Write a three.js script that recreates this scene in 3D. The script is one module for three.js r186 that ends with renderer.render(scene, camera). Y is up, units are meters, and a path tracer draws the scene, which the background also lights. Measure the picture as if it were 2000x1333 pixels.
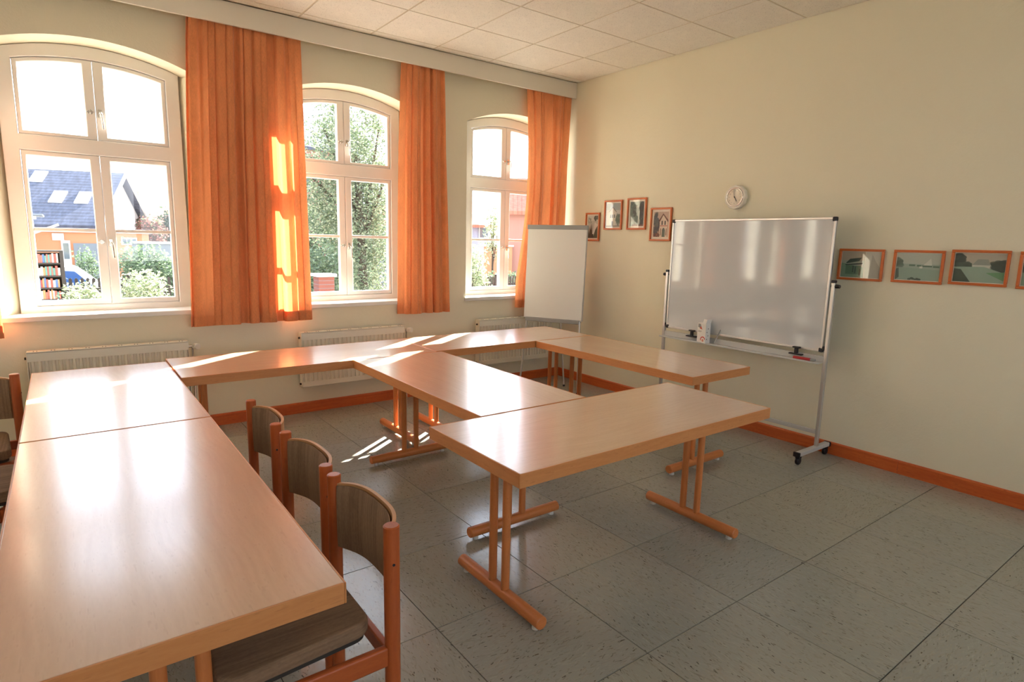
import * as THREE from 'three';
import { RoundedBoxGeometry } from 'three/addons/geometries/RoundedBoxGeometry.js';
import { mergeGeometries } from 'three/addons/utils/BufferGeometryUtils.js';

// ---------- camera, sky, sun, exposure ----------
const scene = new THREE.Scene();
const camera = new THREE.PerspectiveCamera(2 * Math.atan(666.5 / 1173.05) * 180 / Math.PI, 2000 / 1333, 0.05, 400);
camera.position.set(-4.6078, 1.5537, 5.2508);
camera.rotation.order = 'YXZ';
camera.rotation.set(-0.1655, -0.6422, 0.0230);
const renderer = new THREE.WebGLRenderer();
renderer.toneMapping = THREE.LinearToneMapping;
renderer.toneMappingExposure = 1.03;
renderer.shadowMap.enabled = true;

const SUN = new THREE.Vector3(1.37, 1.0, -1).normalize();
const SKY = 5.2, SUNLIGHT = 62;
{
  const w = 256, h = 128, d = new Float32Array(w * h * 4);
  for (let j = 0; j < h; j++) for (let i = 0; i < w; i++) {
    const el = ((j + 0.5) / h - 0.5) * Math.PI, az = ((i + 0.5) / w - 0.5) * 2 * Math.PI;
    const v = new THREE.Vector3(Math.cos(el) * Math.cos(az), Math.sin(el), Math.cos(el) * Math.sin(az));
    const c = v.dot(SUN), up = Math.max(0, v.y);
    const haze = Math.exp(-up * 3.0), glow = 0.9 * Math.pow(Math.max(0, c), 6) + 0.5 * Math.pow(Math.max(0, c), 40);
    const L = 0.72 + 0.42 * haze + glow, k = (j * w + i) * 4;
    d[k] = L * (0.78 + 0.17 * haze); d[k + 1] = L * (0.92 + 0.06 * haze); d[k + 2] = L * (1.16 - 0.12 * haze); d[k + 3] = 1;
  }
  const t = new THREE.DataTexture(d, w, h, THREE.RGBAFormat, THREE.FloatType);
  t.mapping = THREE.EquirectangularReflectionMapping; t.magFilter = t.minFilter = THREE.LinearFilter; t.needsUpdate = true;
  scene.background = t; scene.backgroundIntensity = SKY;
}
const sun = new THREE.DirectionalLight(new THREE.Color().setRGB(1.0, 0.965, 0.91), SUNLIGHT);
sun.position.copy(SUN).multiplyScalar(30).add(new THREE.Vector3(-3, 1, 2));
sun.target.position.set(-3, 1, 2); scene.add(sun, sun.target);
sun.castShadow = true; sun.shadow.mapSize.set(4096, 4096); sun.shadow.radius = 1;
Object.assign(sun.shadow.camera, { left: -16, right: 16, top: 16, bottom: -16, near: 1, far: 80 });

// ---------- helpers ----------
let seed = 7;
const rnd = () => { seed = (seed * 1664525 + 1013904223) >>> 0; return seed / 4294967296; };
const rr = (a, b) => a + (b - a) * rnd();
const V = (x, y, z) => new THREE.Vector3(x, y, z);
const names = {};
function numbered(n) { names[n] = (names[n] || 0) + 1; return names[n] === 1 ? n : n + '_' + String(names[n] - 1).padStart(3, '0'); }
function clean(g) {
  let o = g.index ? g.toNonIndexed() : g;
  for (const k of Object.keys(o.attributes)) if (!['position', 'normal', 'uv'].includes(k)) o.deleteAttribute(k);
  if (!o.attributes.normal) o.computeVertexNormals();
  if (!o.attributes.uv) o.setAttribute('uv', new THREE.BufferAttribute(new Float32Array(o.attributes.position.count * 2), 2));
  return o;
}
// uv in metres, grain (u) along the given axis
function metres(g, grain = 'x', du = 0, dv = 0) {
  const p = g.attributes.position, n = g.attributes.normal, uv = new Float32Array(p.count * 2);
  for (let i = 0; i < p.count; i++) {
    const a = [p.getX(i), p.getY(i), p.getZ(i)], b = [Math.abs(n.getX(i)), Math.abs(n.getY(i)), Math.abs(n.getZ(i))];
    const m = b[0] > b[1] && b[0] > b[2] ? 0 : b[1] > b[2] ? 1 : 2;
    const ax = [0, 1, 2].filter(k => k !== m), gi = 'xyz'.indexOf(grain);
    const u = ax.includes(gi) ? gi : ax[0], v = ax[0] === u ? ax[1] : ax[0];
    uv[2 * i] = a[u] + du; uv[2 * i + 1] = a[v] + dv;
  }
  g.setAttribute('uv', new THREE.BufferAttribute(uv, 2));
  return g;
}
const merged = gs => { const l = gs.map(clean); return l.length === 1 ? l[0] : mergeGeometries(l); };
function part(name, gs, mat, parent, grain) {
  const g = merged(Array.isArray(gs) ? gs : [gs]);
  if (grain) metres(g, grain, parent ? (parent.userData.shift || 0) : 0, 0);
  const m = new THREE.Mesh(g, mat); m.name = parent === scene ? numbered(name) : name;
  m.castShadow = m.receiveShadow = true; parent.add(m); return m;
}
function thing(name, label, category, [x, y, z] = [0, 0, 0], turn = 0, group) {
  const o = new THREE.Group(); o.name = numbered(name); o.position.set(x, y, z); o.rotation.y = turn;
  o.userData = { label, category }; if (group) o.userData.group = group;
  scene.add(o); return o;
}
function struct(name, label, pos = [0, 0, 0]) {
  const o = new THREE.Group(); o.name = name; o.position.set(...pos); o.userData = { kind: 'structure', label }; scene.add(o); return o;
}
function dup(root, label) { const r = root.clone(); r.name = numbered(root.name.replace(/_\d{3}$/, '')); r.userData = { ...root.userData, label }; scene.add(r); return r; }
const bx = (w, h, d, x = 0, y = 0, z = 0) => new THREE.BoxGeometry(w, h, d).translate(x, y, z);
const rb = (w, h, d, x = 0, y = 0, z = 0, r = 0.003, s = 1) => new RoundedBoxGeometry(w, h, d, s, Math.min(r, w / 2.01, h / 2.01, d / 2.01)).translate(x, y, z);
function rod(a, b, r, r2 = r, seg = 12, cap = 0) {
  a = V(...a); b = V(...b); const L = a.distanceTo(b);
  let g;
  if (cap) { // rounded-edge rod
    const pts = [new THREE.Vector2(0, 0), new THREE.Vector2(r - cap, 0), new THREE.Vector2(r, cap), new THREE.Vector2(r2, L - cap), new THREE.Vector2(r2 - cap, L), new THREE.Vector2(0, L)];
    g = new THREE.LatheGeometry(pts, seg);
    g = creased(g);
  } else g = new THREE.CylinderGeometry(r2, r, L, seg).translate(0, L / 2, 0);
  g.applyQuaternion(new THREE.Quaternion().setFromUnitVectors(V(0, 1, 0), b.clone().sub(a).normalize()));
  return g.translate(a.x, a.y, a.z);
}
function creased(g) { // flat caps, smooth sides
  const o = g.toNonIndexed(); const p = o.attributes.position, f = new Float32Array(p.count * 3), nn = o.attributes.normal;
  const a = V(), b = V(), c = V();
  for (let i = 0; i < p.count; i += 3) {
    a.fromBufferAttribute(p, i); b.fromBufferAttribute(p, i + 1); c.fromBufferAttribute(p, i + 2);
    const fn = b.clone().sub(a).cross(c.clone().sub(a)); if (fn.lengthSq() < 1e-18) fn.set(0, 1, 0); fn.normalize();
    for (let k = 0; k < 3; k++) {
      const q = V().fromBufferAttribute(p, i + k), sm = V(q.x, 0, q.z).normalize();
      const use = Math.abs(fn.y) > 0.3 ? V(0, 0, 0).copy(fn) : sm;
      if (Math.abs(fn.y) > 0.3 && Math.abs(fn.y) < 0.95) use.copy(sm.multiplyScalar(0.7)).add(V(0, Math.sign(fn.y) * 0.7, 0)).normalize();
      f.set([use.x, use.y, use.z], (i + k) * 3);
    }
  }
  o.setAttribute('normal', new THREE.BufferAttribute(f, 3)); return o;
}
function extr(shape, depth, bevel = 0, curve = 24) {
  return new THREE.ExtrudeGeometry(shape, { depth: depth - 2 * bevel, bevelEnabled: bevel > 0, bevelThickness: bevel, bevelSize: bevel, bevelOffset: -bevel, bevelSegments: 1, curveSegments: curve }).translate(0, 0, bevel);
}
// closed sheet: f(u,v) -> point, n(u,v) -> unit normal, thickness t
function sheet(nu, nv, f, n, t) {
  const pos = [], uv = [], idx = [], W = nu + 1, N = W * (nv + 1);
  for (let s = 0; s < 2; s++) for (let j = 0; j <= nv; j++) for (let i = 0; i <= nu; i++) {
    const p = f(i / nu, j / nv).clone(); if (s) p.addScaledVector(n(i / nu, j / nv), -t);
    pos.push(p.x, p.y, p.z); uv.push(i / nu, j / nv);
  }
  for (let s = 0; s < 2; s++) for (let j = 0; j < nv; j++) for (let i = 0; i < nu; i++) {
    const a = s * N + j * W + i, b = a + 1, c = a + W, d = c + 1;
    s ? idx.push(a, c, b, b, c, d) : idx.push(a, b, c, b, d, c);
  }
  const g = new THREE.BufferGeometry();
  g.setAttribute('position', new THREE.Float32BufferAttribute(pos, 3)); g.setAttribute('uv', new THREE.Float32BufferAttribute(uv, 2)); g.setIndex(idx); g.computeVertexNormals();
  const rim = [], ruv = [];
  const edge = (a, b) => { for (const k of [a, b, a + N, b, b + N, a + N]) { rim.push(pos[3 * k], pos[3 * k + 1], pos[3 * k + 2]); ruv.push(uv[2 * k], uv[2 * k + 1]); } };
  for (let i = 0; i < nu; i++) { edge(i + 1, i); edge(nv * W + i, nv * W + i + 1); }
  for (let j = 0; j < nv; j++) { edge(j * W, (j + 1) * W); edge((j + 1) * W + nu, j * W + nu); }
  const r = new THREE.BufferGeometry(); r.setAttribute('position', new THREE.Float32BufferAttribute(rim, 3)); r.setAttribute('uv', new THREE.Float32BufferAttribute(ruv, 2)); r.computeVertexNormals();
  return merged([g, r]);
}
function tube(pts, r, seg = 24, rad = 8) { return new THREE.TubeGeometry(new THREE.CatmullRomCurve3(pts.map(p => V(...p))), seg, r, rad); }

// ---------- textures ----------
function hash(x, y, s) { let n = (x * 374761393 + y * 668265263 + s * 974711) | 0; n = Math.imul(n ^ (n >>> 13), 1274126177); return ((n ^ (n >>> 16)) >>> 0) / 4294967296; }
function noise(x, y, px, py, s) { // periodic value noise
  const xi = Math.floor(x), yi = Math.floor(y), fx = x - xi, fy = y - yi, m = (a, b) => ((a % b) + b) % b;
  const u = fx * fx * (3 - 2 * fx), v = fy * fy * (3 - 2 * fy);
  const a = hash(m(xi, px), m(yi, py), s), b = hash(m(xi + 1, px), m(yi, py), s), c = hash(m(xi, px), m(yi + 1, py), s), d = hash(m(xi + 1, px), m(yi + 1, py), s);
  return a + (b - a) * u + (c - a) * v + (a - b - c + d) * u * v;
}
function fbm(u, v, fx, fy, oct, s) { let r = 0, a = 0.5; for (let o = 0; o < oct; o++) { r += a * noise(u * fx, v * fy, fx, fy, s + o); a *= 0.5; fx *= 2; fy *= 2; } return r / (1 - Math.pow(0.5, oct)); }
function tex(w, h, fn, srgb = true, repX = 1, repY = 1) {
  const d = new Uint8Array(w * h * 4);
  for (let j = 0; j < h; j++) for (let i = 0; i < w; i++) { const c = fn(i / w, j / h), k = (j * w + i) * 4; d[k] = Math.max(0, Math.min(255, c[0])); d[k + 1] = Math.max(0, Math.min(255, c[1])); d[k + 2] = Math.max(0, Math.min(255, c[2])); d[k + 3] = 255; }
  const t = new THREE.DataTexture(d, w, h); t.wrapS = t.wrapT = THREE.RepeatWrapping; t.magFilter = THREE.LinearFilter; t.minFilter = THREE.LinearMipmapLinearFilter; t.generateMipmaps = true;
  if (srgb) t.colorSpace = THREE.SRGBColorSpace; t.repeat.set(repX, repY); t.needsUpdate = true; return t;
}
function canvasTex(w, h, draw) {
  const c = document.createElement('canvas'); c.width = w; c.height = h; draw(c.getContext('2d'), w, h);
  const t = new THREE.CanvasTexture(c); t.colorSpace = THREE.SRGBColorSpace; t.wrapS = t.wrapT = THREE.RepeatWrapping; return t;
}
const mix = (a, b, t) => a + (b - a) * t;
function woodTex(c1, c2, c3, s, rep = 1) { // grain along u
  return tex(1024, 512, (u, v) => {
    const warp = fbm(u, v, 3, 4, 3, s) * 0.06;
    const g = fbm(u, v + warp, 4, 90, 3, s + 11), f = fbm(u, v, 40, 256, 2, s + 23), b = fbm(u, v, 3, 9, 3, s + 31);
    const t = 0.45 * g + 0.25 * f + 0.3 * b, q = Math.max(0, Math.min(1, (t - 0.3) * 2.2)), p = f > 0.72 ? (f - 0.72) * 2.2 : 0;
    return [0, 1, 2].map(k => mix(mix(c1[k], c2[k], q), c3[k], p));
  }, true, rep, rep);
}
const texTop = woodTex([208, 168, 131], [220, 184, 148], [190, 146, 110], 3, 0.8);
const texEdge = woodTex([202, 132, 76], [216, 150, 92], [172, 102, 56], 41, 0.8);
const texLeg = woodTex([200, 118, 62], [216, 136, 78], [168, 90, 44], 77, 1.2);
const texBase = woodTex([190, 84, 36], [212, 108, 50], [150, 58, 22], 99, 0.7);
const texFine = tex(512, 512, (u, v) => { const n = 255 * (0.6 * fbm(u, v, 32, 32, 3, 5) + 0.4 * fbm(u, v, 128, 128, 2, 9)); return [n, n, n]; }, false);
const texPanel = tex(512, 512, (u, v) => {
  const f = fbm(u, v, 90, 90, 2, 61), b = fbm(u, v, 6, 6, 3, 63), hole = f > 0.68 ? (f - 0.68) * 190 : 0;
  const n = 236 + 8 * (b - 0.5) - hole; return [n, n - 1, n - 5];
}, true);
const texPanelBump = tex(512, 512, (u, v) => { const f = fbm(u, v, 90, 90, 2, 61); const n = f > 0.62 ? 255 - (f - 0.62) * 500 : 235 + 20 * fbm(u, v, 60, 60, 2, 5); return [n, n, n]; }, false);
const texFabric = tex(512, 512, (u, v) => { // streaky upholstery, stripes along v
  const a = fbm(u, v, 70, 2, 3, 201), b = fbm(u, v, 12, 2, 2, 207), w = fbm(u, v, 200, 60, 2, 211);
  const t = Math.max(0, Math.min(1, 0.5 * a + 0.35 * b + 0.25 * w - 0.1));
  return [mix(108, 172, t), mix(82, 140, t), mix(60, 108, t)];
}, true, 2, 2);
const texWeave = tex(256, 256, (u, v) => { const n = 128 + 70 * Math.sin(u * 2 * Math.PI * 64) * Math.sin(v * 2 * Math.PI * 64) + 60 * (fbm(u, v, 64, 64, 2, 71) - 0.5); return [n, n, n]; }, false, 8, 8);
const texCurtain = tex(256, 256, (u, v) => { const n = 1 + 0.10 * (fbm(u, v, 128, 32, 2, 75) - 0.5) + 0.06 * (fbm(u, v, 8, 4, 2, 79) - 0.5); return [238 * n, 154 * n, 98 * n]; }, true, 3, 3);
function vinyl(s, tone) {
  let q = s * 7919 + 13; const r = () => { q = (q * 1664525 + 1013904223) >>> 0; return q / 4294967296; };
  return canvasTex(1024, 1024, (c, w, h) => {
    c.fillStyle = `rgb(${tone[0]},${tone[1]},${tone[2]})`; c.fillRect(0, 0, w, h);
    const stroke = (n, cols, l0, l1, w0, w1, a0, a1) => {
      for (let i = 0; i < n; i++) {
        const x = r() * w, y = r() * h, L = l0 + (l1 - l0) * r() * r(), th = (r() - 0.5) * 0.8, ww = w0 + (w1 - w0) * r();
        c.strokeStyle = cols[Math.floor(r() * cols.length)]; c.globalAlpha = a0 + (a1 - a0) * r(); c.lineWidth = ww; c.lineCap = 'round';
        const dx = Math.cos(th) * L, dy = Math.sin(th) * L, bend = (r() - 0.5) * L * 0.4;
        c.beginPath(); c.moveTo(x, y); c.quadraticCurveTo(x + dx / 2 + bend * 0.3, y + dy / 2 + bend, x + dx, y + dy); c.stroke();
      }
    };
    stroke(2600, ['rgb(168,165,150)', 'rgb(176,174,162)', 'rgb(136,134,120)', 'rgb(164,155,136)'], 12, 90, 2, 9, 0.12, 0.4);
    stroke(800, ['rgb(96,92,80)', 'rgb(112,102,84)', 'rgb(86,82,72)'], 6, 40, 1.5, 5, 0.2, 0.6);
    stroke(170, ['rgb(52,49,43)', 'rgb(64,57,47)', 'rgb(84,68,50)'], 5, 26, 2, 6, 0.45, 0.85);
    stroke(300, ['rgb(186,182,166)', 'rgb(176,170,150)'], 5, 30, 1.5, 4, 0.2, 0.5);
    c.globalAlpha = 1;
  });
}

// ---------- materials ----------
const lin = (r, g, b) => new THREE.Color().setRGB(r, g, b);
const M = {};
const std = (k, o) => (M[k] = new THREE.MeshPhysicalMaterial(o));
std('wall', { color: lin(0.82, 0.76, 0.575), roughness: 0.85, bumpMap: texFine, bumpScale: 0.0012 });
std('white', { color: '#e6dfd0', roughness: 0.45 });
std('frame', { color: lin(0.81, 0.79, 0.73), roughness: 0.38 });
std('pelmet', { color: lin(0.78, 0.72, 0.60), roughness: 0.6 });
std('panel', { map: texPanel, color: '#f4ead8', roughness: 0.95, bumpMap: texPanelBump, bumpScale: 0.0012 });
std('grid', { color: '#cfc0a2', roughness: 0.5 });
std('top', { map: texTop, color: '#ffffff', roughness: 0.34, ior: 1.9, clearcoat: 1.0, clearcoatRoughness: 0.17 });
std('edge', { map: texEdge, roughness: 0.4 });
std('leg', { map: texLeg, roughness: 0.38 });
std('chairWood', { map: texLeg, color: '#dcb49a', roughness: 0.38 });
std('base', { map: texBase, roughness: 0.42 });
std('fabric', { map: texFabric, roughness: 0.95, bumpMap: texFine, bumpScale: 0.001 });
std('ply', { map: texTop, color: '#f0d8b8', roughness: 0.45 });
std('curtain', { map: texCurtain, roughness: 1.0, transmission: 0.3, thickness: 0, side: THREE.DoubleSide, bumpMap: texWeave, bumpScale: 0.0004 });
std('glass', { color: '#ffffff', roughness: 0.0, transmission: 1, thickness: 0, ior: 1.5 });
std('chrome', { color: '#d8d4cc', roughness: 0.18, metalness: 1 });
std('alu', { color: '#c9c9c6', roughness: 0.35, metalness: 0.75 });
std('lightgrey', { color: '#c4c3bd', roughness: 0.5 });
std('grey', { color: '#9a9b98', roughness: 0.5 });
std('black', { color: '#16151a', roughness: 0.5 });
std('rubber', { color: '#d9d6cc', roughness: 0.8 });
std('board', { color: lin(0.6, 0.61, 0.6), roughness: 0.06, ior: 1.38 });
std('paper', { color: '#e9e6df', roughness: 0.9 });
std('radiator', { color: '#e9e2cf', roughness: 0.42 });
std('dark', { color: '#3a342c', roughness: 0.7 });
std('red', { color: '#b02028', roughness: 0.4 });
std('mat', { color: '#eee6d6', roughness: 0.9 });
std('pframe', { map: texLeg, color: '#ffdcb8', roughness: 0.4 });
std('seam', { color: '#3c382f', roughness: 0.9 });

// ---------- room ----------
const X0 = -6.85, Z1 = 7.3, HC = 3.242, R = 1.56, APEX = 2.85;
const arc = (x, apex = APEX, rad = R) => apex - (rad - Math.sqrt(rad * rad - x * x));
const CX = [-0.645, -2.465, -4.325, -6.165];
function archPath(cx, half, bottom, apex, rad, n = 20) {
  const p = [[cx - half, bottom], [cx + half, bottom]];
  for (let i = 0; i <= n; i++) { const x = half - 2 * half * i / n; p.push([cx + x, arc(x, apex, rad)]); }
  return p;
}
const toShape = p => new THREE.Shape(p.map(q => new THREE.Vector2(...q)));
const toPath = p => new THREE.Path(p.map(q => new THREE.Vector2(...q)));
{
  const w = struct('wall_window', 'cream plastered wall with four arched window recesses');
  const face = toShape([[X0 - 0.3, -1.2], [0.3, -1.2], [0.3, HC + 0.4], [X0 - 0.3, HC + 0.4]]);
  const back = toShape([[X0 - 0.3, -1.2], [0.3, -1.2], [0.3, HC + 0.4], [X0 - 0.3, HC + 0.4]]);
  const gs = [];
  for (const cx of CX) {
    const a = archPath(cx, 0.65, 0.93, APEX, R), b = archPath(cx, 0.545, 0.93, APEX - 0.004, R), c = archPath(cx, 0.5, 0.93, 2.80, 1.6);
    face.holes.push(toPath(a)); back.holes.push(toPath(c));
    // the splayed reveal between the wall face and the frame
    const pos = [], n = a.length;
    for (let i = 0; i < n; i++) {
      const j = (i + 1) % n, p = [...a[i], 0], q = [...a[j], 0], r = [...b[j], -0.28], s = [...b[i], -0.28];
      pos.push(...p, ...q, ...r, ...p, ...r, ...s);
    }
    const g = new THREE.BufferGeometry(); g.setAttribute('position', new THREE.Float32BufferAttribute(pos, 3)); g.computeVertexNormals(); gs.push(clean(g));
  }
  gs.push(new THREE.ShapeGeometry(face));
  gs.push(extr(back, 0.14, 0, 4).translate(0, 0, -0.42));
  part('wall_face', gs, M.wall, w, 'x');
}
const slab = (name, label, w, h, d, x, y, z, mat = M.wall) => { const s = struct(name, label, [x, y, z]); part('wall_face', bx(w, h, d), mat, s, w > d ? 'x' : 'z'); return s; };
slab('wall_right', 'plain cream wall with pictures and whiteboard', 0.3, HC + 1.6, Z1 + 0.6, 0.15, HC / 2 - 0.4, Z1 / 2);
slab('wall_left', 'cream side wall left of the camera', 0.3, HC + 1.6, Z1 + 0.6, X0 - 0.15, HC / 2 - 0.4, Z1 / 2);
{ // wall behind the camera, with the windows of the shady side
  const w = struct('wall_back', 'cream wall behind the camera with three square windows', [0, 0, Z1]);
  const sh = toShape([[X0, -1.2], [0, -1.2], [0, HC + 0.4], [X0, HC + 0.4]]);
  const BW = [-5.6, -3.42, -1.24];
  for (const x of BW) sh.holes.push(toPath([[x - 0.62, 0.95], [x + 0.62, 0.95], [x + 0.62, 2.7], [x - 0.62, 2.7]]));
  part('wall_face', extr(sh, 0.3), M.wall, w, 'x');
  BW.forEach((x, i) => {
    const o = struct('window_' + (5 + i), 'plain white casement window in the wall behind the camera', [x, 0, Z1 + 0.14]);
    const f = toShape([[-0.62, 0.95], [0.62, 0.95], [0.62, 2.7], [-0.62, 2.7]]); f.holes.push(toPath([[-0.55, 1.02], [-0.04, 1.02], [-0.04, 2.63], [-0.55, 2.63]]), toPath([[0.04, 1.02], [0.55, 1.02], [0.55, 2.63], [0.04, 2.63]]));
    part('frame', extr(f, 0.07, 0.004), M.frame, o, 'y');
    for (const q of [-1, 1]) part('pane', new THREE.PlaneGeometry(0.52, 1.62).translate(q * 0.295, 1.825, 0.035), M.glass, o);
    part('window_sill', rb(1.3, 0.03, 0.22, 0, 0.935, -0.09, 0.005, 1), M.frame, o, 'x');
  });
}

// floor: sheet of 59 cm vinyl tiles
{
  const f = struct('floor', 'grey flecked vinyl tile floor with dark joints');
  part('subfloor', bx(-X0, 0.3, Z1, X0 / 2, -0.154, Z1 / 2), M.seam, f);
  const S = 0.59, tones = [[160, 159, 148], [155, 155, 145], [163, 161, 147]];
  const base = tones.map((t, i) => vinyl(i + 1, t)), mats = [];
  for (let i = 0; i < 12; i++) {
    const t = base[i % 3].clone(); t.needsUpdate = true; t.center.set(0.5, 0.5); t.rotation = [0, Math.PI / 2, 0.05, -Math.PI / 2][i % 4]; t.offset.set(rnd(), rnd()); t.repeat.set(1.25, 1.25);
    const k = 0.95 + 0.1 * rnd();
    mats.push(std('vinyl' + i, { map: t, color: lin(k, k, k), roughness: 0.2, ior: 1.6, bumpMap: texFine, bumpScale: 0.0005 }));
  }
  const cache = {};
  const ox = -2.92 - 7 * S, oz = 4.501 - 8 * S;
  for (let i = 0; i < 14; i++) for (let j = 0; j < 14; j++) {
    const xa = Math.max(X0, ox + i * S), xb = Math.min(0, ox + (i + 1) * S), za = Math.max(0, oz + j * S), zb = Math.min(Z1, oz + (j + 1) * S);
    if (xb - xa < 0.03 || zb - za < 0.03) continue;
    const w = xb - xa - 0.0035, d = zb - za - 0.0035, key = w.toFixed(3) + d.toFixed(3);
    cache[key] ||= metres(clean(rb(w, 0.008, d, 0, -0.004, 0, 0.0012)), 'x');
    const m = new THREE.Mesh(cache[key], mats[(i * 5 + j * 3 + ((i * j) % 4)) % 12]); m.name = 'tile'; m.position.set((xa + xb) / 2, 0, (za + zb) / 2); m.receiveShadow = true; m.castShadow = true; f.add(m);
  }
}
// ceiling: 60 cm mineral panels in an exposed grid
{
  const c = struct('ceiling', 'suspended ceiling of square mineral fibre panels');
  part('ceiling_slab', bx(-X0 + 0.5, 0.3, Z1 + 0.5, X0 / 2, HC + 0.165, Z1 / 2), M.wall, c);
  const S = 0.6, x1 = -0.57, z1 = 0.271, cache = {};
  const mats = [0, 1, 2].map(i => { const t = texPanel.clone(); t.needsUpdate = true; t.repeat.set(2.2, 2.2); t.offset.set(rnd(), rnd()); const b = texPanelBump.clone(); b.repeat.set(2.2, 2.2); b.needsUpdate = true; return std('panel' + i, { map: t, bumpMap: b, bumpScale: 0.001, roughness: 0.95, color: ['#fffaf0', '#fcf6ea', '#fef8ee'][i] }); });
  const xs = [0]; for (let x = x1; x > X0; x -= S) xs.push(x); xs.push(X0);
  const zs = [0.17]; for (let z = z1; z < Z1; z += S) zs.push(z); zs.push(Z1);
  for (let i = 0; i + 1 < xs.length; i++) for (let j = 0; j + 1 < zs.length; j++) {
    const w = xs[i] - xs[i + 1] - 0.013, d = zs[j + 1] - zs[j] - 0.013; if (w < 0.03 || d < 0.03) continue;
    const key = w.toFixed(3) + d.toFixed(3); cache[key] ||= metres(clean(rb(w, 0.012, d, 0, 0.006, 0, 0.002)), 'x');
    const m = new THREE.Mesh(cache[key], mats[(i * 2 + j * 5 + i * j) % 3]); m.name = 'ceiling_panel'; m.position.set((xs[i] + xs[i + 1]) / 2, HC, (zs[j] + zs[j + 1]) / 2); m.castShadow = m.receiveShadow = true; c.add(m);
  }
  for (const x of xs.slice(1, -1)) part('grid_bar', bx(0.02, 0.008, Z1 - 0.17, x, HC + 0.007, (Z1 + 0.17) / 2), M.grid, c);
  for (const z of zs.slice(1, -1)) part('grid_bar', bx(-X0, 0.008, 0.02, X0 / 2, HC + 0.0072, z), M.grid, c);
}
{
  const t = struct('trim_1', 'long cream pelmet board hiding the curtain track');
  part('pelmet_board', rb(-X0, HC - 3.083, 0.022, X0 / 2, (HC + 3.083) / 2, 0.145, 0.003), M.pelmet, t);
  part('curtain_track', bx(-X0, 0.02, 0.05, X0 / 2, HC - 0.03, 0.09), M.white, t);
}
function baseboard(name, label, len, x, z, turn) {
  const b = struct(name, label, [x, 0, z]); b.rotation.y = turn;
  const sh = toShape([[0, 0], [0.016, 0], [0.016, 0.085], [0.010, 0.095], [0, 0.095]]);
  const n = Math.ceil(len / 2.2);
  for (let i = 0; i < n; i++) part('board', extr(sh, len / n - 0.0015).translate(0, 0, i * len / n), M.base, b, 'z');
}
baseboard('baseboard_window', 'orange stained wooden skirting under the windows', -X0, X0, 0.0, Math.PI / 2);
scene.getObjectByName('baseboard_window').rotation.y = -Math.PI / 2; // profile faces the room
scene.getObjectByName('baseboard_window').position.set(0, 0, 0);
baseboard('baseboard_right', 'orange stained wooden skirting along the picture wall', Z1 - 0.02, 0, Z1, Math.PI);
baseboard('baseboard_left', 'orange stained wooden skirting on the left wall', Z1 - 0.04, X0, 0.02, 0);
baseboard('baseboard_back', 'orange stained wooden skirting behind the camera', -X0 - 0.04, X0 + 0.02, Z1, Math.PI / 2);

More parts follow.
